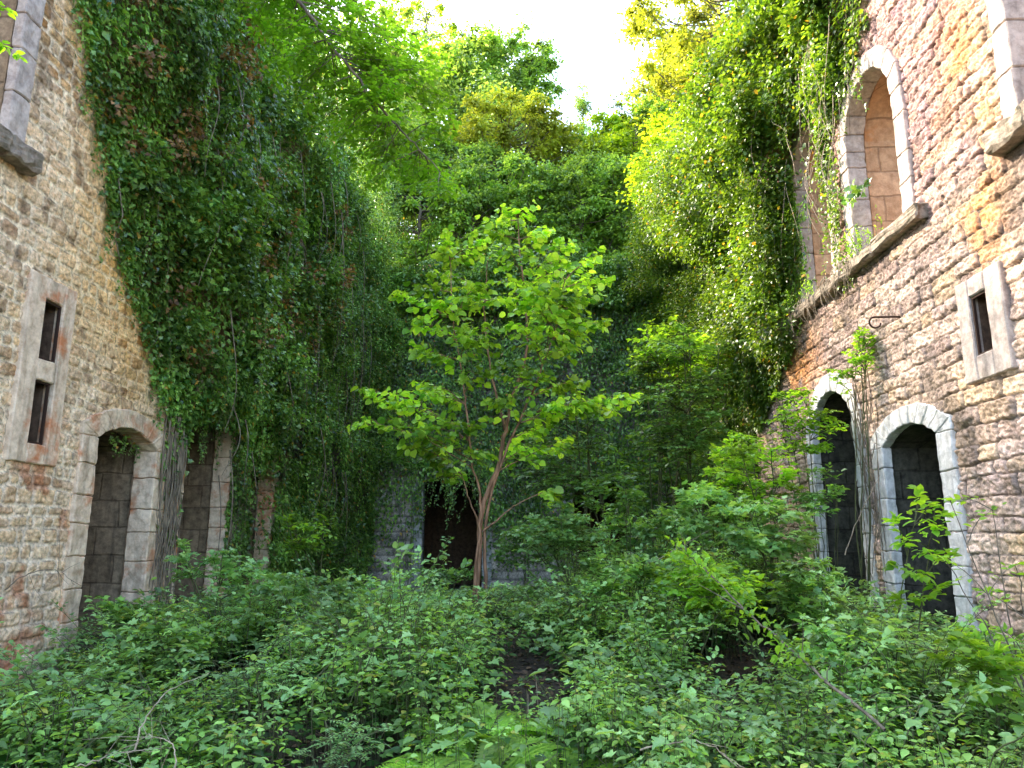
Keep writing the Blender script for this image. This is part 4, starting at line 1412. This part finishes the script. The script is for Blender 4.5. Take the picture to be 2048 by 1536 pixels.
shrub('shrub', 'light green tuft rooted on the right wall below the iron hook', (4.25, 10.4),
      blob(1730, 700, 9.9, 42, 38, 15, .15) + blob(1680, 745, 10.2, 30, 22, 6, .1), .06, 'fresh', OVATE, 'shrub', None, 4, tw=.16, dens=5)
# pale shrub mass right of the tree
shrub('shrub', 'tall grey green shrub climbing between young tree and right wall', (2.9, 14.5),
      blob(1360, 800, 14.0, 110, 150, 80, 1.2), .10, 'shrub', OVATE, 'shrub', None, 6, tw=.42, dens=8, r=.025)
shrub('shrub', 'yellow green leafy shrub high up right behind the young tree', (2.3, 15.5),
      blob(1345, 700, 15.0, 75, 60, 34, .8), .11, 'fresh', OVATE, 'shrub', None, 5, tw=.42, dens=7, r=.025)
shrub('shrub', 'dark wide shrub right behind the trunk of the young tree', (.8, 13.5),
      blob(1130, 900, 13.2, 120, 110, 60, 1.2), .095, 'shrub', OVATE, 'shrub', None, 5, tw=.42, dens=8, r=.025)
shrub('shrub', 'dark shrub filling the back right corner below the ivy', (3.0, 18.),
      blob(1300, 960, 17.5, 150, 80, 50, 1.2), .12, 'tree_dark', OVATE, 'shrub', None, 5, tw=.5, dens=8, r=.025)
shrub('shrub', 'leafy bush at the right foot of the young tree', (.5, 9.6),
      blob(1110, 1085, 9.4, 90, 50, 34, .5), .07, 'pale', OVATE, 'shrub', None, 5, tw=.25, dens=7)
shrub('shrub', 'bush with white flecked tips right of centre before the dark corner', (1.7, 10.5),
      blob(1290, 1070, 10.3, 100, 60, 34, .5), .08, 'pale', MAPLE, 'shrub', None, 5, tw=.28, dens=7)
# left group
shrub('sapling', 'small sapling with pale tiers standing before the ivy left of centre', (-2.8, 9.6),
      blob(610, 1055, 9.2, 50, 45, 12, .3), .07, 'fresh', OVATE, 'sapling', G1, 3, tw=.24, dens=6)
shrub('sapling', 'sapling with light leaves before the second left doorway', (-3.3, 8.2),
      blob(400, 1120, 8.1, 65, 50, 12, .3) + blob(500, 1160, 8.3, 60, 40, 10, .3), .065, 'pale', MAPLE, 'sapling', G1, 4, tw=.22, dens=5)
shrub('sapling', 'dark leafy sapling standing in the near left doorway', (-4.1, 8.3),
      blob(250, 1235, 8.1, 85, 35, 22, .3), .08, 'under', MAPLE, 'sapling', G1, 4, tw=.22, dens=6)
shrub('rose_bush', 'arching bush with feathery paired leaflets at lower left of centre', (-2.0, 5.3),
      [at(480, 1330, 5.1), at(540, 1300, 5.1), at(600, 1330, 5.0), at(560, 1370, 4.9), at(460, 1390, 5.), at(620, 1380, 5.1), at(520, 1350, 4.8), at(430, 1340, 5.2), at(570, 1250, 5.5), at(610, 1270, 5.5)],
      .045, 'pale', OVATE, 'shrub', None, 5, pin=True, r=.007)
shrub('rose_bush', 'low bluish green bush with small paired leaflets at the bottom edge', (-1.1, 3.9),
      [at(690, 1470, 3.8), at(740, 1500, 3.8), at(650, 1440, 3.9), at(700, 1510, 3.7), at(770, 1460, 3.9), at(620, 1500, 3.8), at(720, 1440, 3.9)],
      .034, 'pale', OVATE, 'shrub', None, 5, pin=True, r=.005)
for (u, v, y, ru, rv, n_, mt, tm_, lab) in [
    (1130, 1040, 9.0, 70, 40, 18, 'pale', MAPLE, 'low bush with small pale tips just right of the young tree trunk'),
    (1230, 985, 9.6, 60, 45, 16, 'shrub', OVATE, 'upright bush standing between the young tree and the far shrubs'),
    (1400, 1030, 8.4, 70, 60, 20, 'pale', MAPLE, 'broad leaved sapling at mid right with silvery upper leaves'),
    (1390, 1150, 7.0, 80, 45, 20, 'fresh', OVATE, 'light green bush at centre right just above the leaning branch tip'),
    (1240, 1150, 7.4, 75, 40, 18, 'under', OVATE, 'dark green bush in the middle of the floor right of the trunk'),
    (1610, 1180, 6.6, 80, 60, 20, 'under', MAPLE, 'dense sapling between the leaning branch and the near white doorway'),
    (1480, 920, 10.0, 60, 60, 18, 'fresh', OVATE, 'slim sapling under the edge of the sunlit ivy'),
    (1640, 980, 9.2, 40, 55, 12, 'shrub', OVATE, 'thin leafy stem growing before the second white jamb'),
    (1700, 1290, 5.6, 90, 50, 20, 'pale', OVATE, 'bright tufted bush below the near right doorway'),
    (560, 1170, 7.6, 60, 35, 14, 'pale', OVATE, 'pale tufted sapling left of centre above the feathery bush'),
    (690, 1190, 7.6, 50, 25, 10, 'pale', MAPLE, 'big leaved seedling left of the trunk before the dark back'),
    (330, 1290, 6.2, 80, 40, 18, 'under', OVATE, 'dark bush before the near left doorway'),
    (1040, 1090, 13.0, 60, 40, 26, 'shrub', OVATE, 'dark bush right of the trunk against the end wall'),
    (700, 1110, 15.0, 50, 40, 22, 'tree_dark', OVATE, 'dark bush in the back left corner before the grey pier'),
    (880, 1150, 12.0, 70, 20, 22, 'shrub', OVATE, 'low bush before the black doorway of the end wall'),
    (820, 900, 16.5, 60, 40, 24, 'tree_dark', OVATE, 'dark leafy shrub left of the tree high before the end wall'),
    (1950, 1330, 4.9, 60, 70, 14, 'fresh', OVATE, 'leafy shoots at the right edge under the stone wall')]:
    c = at(u, v, y)
    shrub('sapling', lab, (c[0] + .1, y + .15), blob(u, v, y, ru, rv, n_, .35), .07, mt, tm_, 'sapling', G1, 4, tw=.2, dens=6, r=.008)
# plants on ledge
for i, (u, v, lab) in enumerate([(1745, 505, 'feathery green weed growing on the sill inside the tall arched window'), (1640, 610, 'leafy weed on the ledge under the second window')]):
    p0 = FR.w([9.9, 12.2][i], 5.46, -.02)
    e = empty('wall_weed', p0, lab, 'weed')
    L, TB = Leaves(), Tubes()
    for k in range(26):
        q = p0 + [rng.uniform(-.2, .05), rng.uniform(-.55, .4), 0]
        tp = q + [rng.uniform(-.15, .02), rng.uniform(-.1, .1), rng.uniform(.12, .42)]
        TB.add(np.array([q, (q + tp) / 2, tp]), .003, .001, 3)
        n = 12
        t = rng.random(n)[:, None]
        L.add(q * (1 - t) + tp * t, unit(rng.normal(0, .5, (n, 3)) + [0, 0, .3]), unit(rng.normal(0, .6, (n, 3)) + [0, 0, 1]), .055, LANCE)
    TB.build('stem', M['stem'], e)
    L.build('foliage', M['fresh'], e)


# ------------------------------------------------------------------ ferns
def make_fern(name, label, base, size, nfr=11):
    b = np.array([base[0], base[1], float(ground_z(*base))])
    e = empty(name, b, label, 'fern', 'ferns at the front')
    L, TB = Leaves(), Tubes()
    for i in range(nfr):
        a = i * 6.283 / nfr + rng.uniform(-.25, .25)
        ln = size * rng.uniform(.75, 1.15)
        h = np.array([math.cos(a), math.sin(a), 0])
        t = np.linspace(0, 1, 30)
        P = b + h * (ln * .85 * t ** 1.15)[:, None] + np.array([0, 0, 1.]) * (ln * (1.25 * t - .85 * t ** 2.2))[:, None]
        TB.add(P[::3], .004, .001, 3)
        w = ln * .24 * np.sin(np.pi * np.clip(t * .93 + .05, 0, 1)) ** .8
        tan = unit(np.gradient(P, axis=0))
        lat = np.array([-h[1], h[0], 0])
        for sg in (-1, 1):
            k = slice(3, 30)
            L.add(P[k], unit(lat * sg + tan[k] * .35 + [0, 0, -.12]), unit(np.cross(lat, tan[k]) * 1.0 + rng.normal(0, .1, (27, 3))), w[k], LANCE)
            for m_ in (.3, .55, .8):   # cut pinnules
                q = P[k] + (lat * sg + tan[k] * .35) * (w[k] * m_)[:, None]
                L.add(q, unit(tan[k] + lat * sg * .5), unit(np.cross(lat, tan[k])), w[k] * .3 * (1.15 - m_), KITE)
                L.add(q, unit(-tan[k] + lat * sg * .5), unit(np.cross(lat, tan[k])), w[k] * .3 * (1.15 - m_), KITE)
    TB.build('stem', M['stem'], e)
    L.build('frond', M['fern'], e)
    return e


def gp(u, v):
    """ground point under a photo pixel"""
    d = FW + (u - 1024) / FPX * RT - (v - 768) / FPX * UP
    t = 1.0
    for _ in range(400):
        p = EYE + d * t
        if p[2] < float(ground_z(p[0], p[1])) + .1: break
        t += .04
    return float(p[0]), float(p[1])


for (u, v, y, sz, lab) in [(930, 1440, 4.3, .72, 'large bright green fern at the bottom centre of the picture'),
                           (1060, 1490, 3.9, .56, 'fern right of the largest one at the bottom edge'),
                           (820, 1475, 4.0, .58, 'fern left of the largest one at the bottom edge'),
                           (960, 1370, 5.0, .6, 'fern behind the largest one at the bottom centre'),
                           (1120, 1440, 4.5, .48, 'small fern beside the bare soil at bottom centre')]:
    c = at(u, v, y)
    make_fern('fern', lab, (c[0], y), sz, 12)


# ------------------------------------------------------------------ undergrowth carpet
def plants(n, yr, xr=None, hs=1.0):
    y = yr[0] + (yr[1] - yr[0]) * rng.random(n)
    x = rng.uniform(-5.15, 4.45, n)
    k = np.abs(x) < y * .74 + .8
    return x[k], y[k]


FERNS = [(-.25, 4.3), (.1, 3.9), (-.6, 4.0), (-.2, 5.0), (.28, 4.5)]


def cover(x, y):
    c = smooth(.38, .54, fbm(x, y, .8, 6))
    for (px, py) in FERNS: c = c * (1 - .9 * np.exp(-(((x - px) / .36) ** 2 + ((y - py + .35) / .5) ** 2)))
    for (px, py, sx, sy, a) in ((1.15, 5.2, .38, 1.1, .6), (-2.3, 5.6, .3, .35, .85), (-3.3, 6.3, .5, .4, .8), (2.9, 6.9, .5, .35, .6), (-1.2, 4.9, .25, .3, .7), (-2.3, 3.9, .8, .3, .6), (1.3, 4.0, .8, .3, .75)):
        c = c * (1 - a * np.exp(-(((x - px) / sx) ** 2 + ((y - py) / sy) ** 2)))
    return c


def height(x, y):
    h = .10 + 1.15 * np.maximum(0, fbm(x, y, 1.1, 2) - .22)
    h = h + .18 * smooth(4, 9, y)
    h = h - .1 * np.exp(-((x + 5) / .9) ** 2)
    h = h + .25 * smooth(1.0, 3.0, x) * smooth(6, 9, y)
    h = h + .35 * np.exp(-(((x - 1.6) / 1.3) ** 2 + ((y - 9.8) / 1.6) ** 2))
    h = h * (1 - .75 * np.exp(-(((x + 4.7) / .8) ** 2 + ((y - 6.8) / 1.4) ** 2)))
    h = h * (1 - .6 * np.exp(-(((x - 4.0) / .7) ** 2 + ((y - 7.6) / 1.6) ** 2)))
    kk = .082 - .075 * smooth(.1, 1.0, x) + .08 * smooth(2.4, 3.4, x)
    kk = kk + .06 * smooth(3.0, 3.8, x + (8.5 - y) * .3) * (1 - smooth(8.6, 9.4, y))
    cap = 1.6 - kk * y - ground_z(x, y)
    h = np.where(y > 5.2 + 1.3 * (x < 2.2), np.minimum(h, np.maximum(cap, .12) * (.75 + .35 * vn(x, y, .5, 3))), h)
    return np.clip(h, .08, 1.3)


def carpet(name, label, n, yr, leaf, mt, tm, tiers=(2, 5), per=(3, 5), hs=1.0, dens=1.0, cat='undergrowth', k0=0):
    x, y = plants(n, yr)
    k = cover(x, y) * dens > rng.random(len(x))
    x, y = x[k], y[k]
    n = len(x)
    g = ground_z(x, y)
    h = height(x, y) * hs * rng.uniform(.55, 1.12, n)
    lean = rng.normal(0, .14, (n, 2)) * h[:, None]
    L, TB = Leaves(), Tubes()
    A = np.stack([x, y, g - .02], -1)
    B = np.stack([x + lean[:, 0], y + lean[:, 1], g + h], -1)
    near = y < 9.5
    if near.any(): TB.many(A[near], B[near], .0028, .0012)
    nt_ = rng.integers(tiers[0], tiers[1], n)
    a0 = rng.uniform(0, 6.28, n)
    for ti in range(tiers[1]):
        k = nt_ > ti
        if not k.any(): continue
        f = 1 - ti * .17 * rng.uniform(.7, 1.2, k.sum())
        c = A[k] + (B[k] - A[k]) * f[:, None]
        np_ = rng.integers(per[0], per[1] + 1, k.sum())
        for j in range(per[1]):
            kk = np_ > j
            m = kk.sum()
            if not m: continue
            a = a0[k][kk] + j * 6.283 / np_[kk] + ti * 1.3 + rng.normal(0, .25, m)
            dr = np.stack([np.cos(a), np.sin(a), rng.uniform(-.25, .3, m)], -1)
            rn_ = np.clip(.85 - .27 * ti + rng.normal(0, .16, m), 0, 1)  # lower tiers get darker leaves, painting the shade inside the growth
            pl = leaf * rng.uniform(.3, 1.1, m) * (1 + .5 * ti)
            P = c[kk] + dr * pl[:, None]
            sz = leaf * (.5 + .95 * rng.random(m) ** 1.4) * (.75 + .15 * ti)
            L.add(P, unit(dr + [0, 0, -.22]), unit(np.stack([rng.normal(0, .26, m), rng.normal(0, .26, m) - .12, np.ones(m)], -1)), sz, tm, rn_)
    ob = L.build(name, M[mt])
    tag(ob, label, cat, kind='stuff')
    if near.any():
        so = TB.build('stems', M['stem'], None)
        so.parent = ob
    return ob


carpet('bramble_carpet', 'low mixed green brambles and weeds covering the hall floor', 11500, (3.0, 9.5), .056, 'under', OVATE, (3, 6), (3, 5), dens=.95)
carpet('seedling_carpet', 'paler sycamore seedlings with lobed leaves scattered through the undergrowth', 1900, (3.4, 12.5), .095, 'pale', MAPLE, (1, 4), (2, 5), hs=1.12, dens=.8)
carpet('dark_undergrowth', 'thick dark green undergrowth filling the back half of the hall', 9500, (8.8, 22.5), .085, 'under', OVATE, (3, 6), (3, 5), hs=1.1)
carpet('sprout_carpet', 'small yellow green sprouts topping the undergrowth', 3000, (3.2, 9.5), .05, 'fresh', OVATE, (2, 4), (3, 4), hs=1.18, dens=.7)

L, TB = Leaves(), Tubes()
TB2 = Tubes()
for i in range(1250):
    y = 3.4 + 7.6 * rng.random() ** .8; x = rng.uniform(-5, 4.3)
    if abs(x) > y * .74 + .4 or float(cover(x, y)) < .45 or (abs(x + .15) < .95 and y < 5.3): continue
    g = float(ground_z(x, y)); h = float(height(x, y))
    a = rng.uniform(0, 6.28); ln = rng.uniform(.3, .75)
    A = np.array([x, y, g]); B = np.array([x + ln * math.cos(a), y + ln * math.sin(a), g + h * rng.uniform(.9, 1.5) + .12])
    mid = A + [0, 0, h * .9]
    TB.add(curve([A, mid, A * .35 + B * .65 + [0, 0, .1]], 4), .005, .003, 4)
    spray(L, TB, A * .35 + B * .65 + [0, 0, .1] - (B - A) * .35, B, rng.choice([.036, .048, .062]), OVATE if i % 6 else MAPLE, r=.004, tw=.16, ntw=7, nl=4, start=.05, flat=.25, droop=.15)
ob = L.build('bramble_sprays', M['pale'])
tag(ob, 'arching bramble shoots with tiers of light leaves above the lower weeds', 'brambles', kind='stuff')
TB.build('stems', M['stem'], None).parent = ob

# fallen leaves on bare soil
n = 9000
x = rng.uniform(-5, 4.4, n); y = rng.uniform(2.8, 9, n)
L = Leaves()
L.add(np.stack([x, y, ground_z(x, y) + .012], -1), unit(rng.normal(0, 1, (n, 3)) * [1, 1, .15]), unit(rng.normal(0, .3, (n, 3)) + [0, 0, 1]), rng.uniform(.03, .07, n), OVATE)
o = L.build('leaf_litter', M['dead_leaf'])
tag(o, 'brown dead leaves lying on the dark soil at the front', 'leaf litter', kind='stuff')


# ------------------------------------------------------------------ canes and dead twigs
def cane(name, label, pts, r, mt, cat='branch', group=None, side=0, leaves=None):
    C = curve(pts, 7, .004)
    TB = Tubes(); TB.add(C, r, r * .3, 6)
    e = empty(name, C[0], label, cat, group)
    for i in range(side):
        k = rng.integers(2, len(C) - 1)
        d = unit(unit(C[k] - C[k - 1]) + rng.normal(0, .6, 3)); ln = rng.uniform(.1, .4)
        TB.add(np.array([C[k], C[k] + d * ln * .5 + rng.normal(0, .01, 3), C[k] + d * ln]), r * .45, r * .15, 4)
    TB.build('stem', M[mt], e)
    if leaves:
        L = Leaves()
        n = leaves[0]
        t = .25 + .75 * rng.random(n)
        P = C[(t * (len(C) - 1)).astype(int)] + rng.normal(0, .05, (n, 3))
        L.add(P, unit(rng.normal(0, .6, (n, 3)) + [0, 0, -.2]), unit(rng.normal(0, .3, (n, 3)) + [0, 0, 1]), leaves[1] * rng.uniform(.7, 1.2, n), OVATE)
        L.build('foliage', M[leaves[2]], e)
    return e


cane('leaning_branch', 'dark leaning branch running diagonally through the lower right undergrowth',
     [at(1770, 1460, 4.3), at(1640, 1350, 4.8), at(1560, 1280, 5.2), at(1480, 1210, 5.7), at(1400, 1130, 6.1), at(1350, 1090, 6.3)], .010, 'bark', side=10, leaves=(260, .055, 'fresh'))
cane('bare_cane', 'pale bare cane leaning beside the second right doorway', [at(1525, 1170, 8.6), at(1550, 1090, 8.7), at(1580, 990, 8.8)], .008, 'dry')
cane('bare_cane', 'thin pale cane crossing the pier between the right doorways', [at(1690, 1110, 8.8), at(1715, 1040, 8.8), at(1760, 950, 8.9)], .007, 'dry')
cane('bramble_cane', 'arching pale bramble cane right of the young tree', [at(1210, 1200, 8.0), at(1260, 1150, 8.0), at(1330, 1110, 8.0), at(1420, 1060, 8.2)], .007, 'dry', leaves=(24, .05, 'pale'))
cane('bramble_cane', 'long pale cane bending up from the bottom left', [at(270, 1500, 4.0), at(290, 1440, 4.1), at(340, 1380, 4.2), at(420, 1345, 4.4)], .005, 'dry')
cane('dead_twig', 'pale dead twig forking at the bottom left edge', [at(350, 1536, 3.5), at(345, 1490, 3.6), at(300, 1470, 3.7), at(250, 1500, 3.7)], .0035, 'dry', side=7)
cane('dead_twig', 'dead twig lying toward the bottom left corner', [at(150, 1536, 3.6), at(230, 1510, 3.7), at(320, 1500, 3.7)], .0035, 'dry', side=6)
cane('dead_twig', 'thin twig curving at the bottom right of the bare soil', [at(1280, 1500, 4.0), at(1360, 1480, 4.0), at(1420, 1490, 4.0), at(1490, 1536, 3.8)], .005, 'dry', side=4)
cane('dead_twig', 'grey dry twigs arching against the foot of the left wall', [at(10, 1180, 6.6), at(50, 1150, 6.6), at(110, 1140, 6.7), at(150, 1170, 6.8)], .005, 'bark', side=8)

# dry brushwood at bottom left
TB = Tubes()
n = 420
x = rng.uniform(-3.2, 2.6, n); y = rng.uniform(3.0, 5.4, n)
A = np.stack([x, y, ground_z(x, y) + rng.uniform(0, .12, n)], -1)
d = unit(rng.normal(0, 1, (n, 3)) * [1, 1, .35])
TB.many(A, A + d * rng.uniform(.15, .6, n)[:, None], .004, .002)
o = TB.build('brushwood', M['dry'])
tag(o, 'dry fallen twigs scattered over the soil along the bottom edge', 'twigs', kind='stuff')
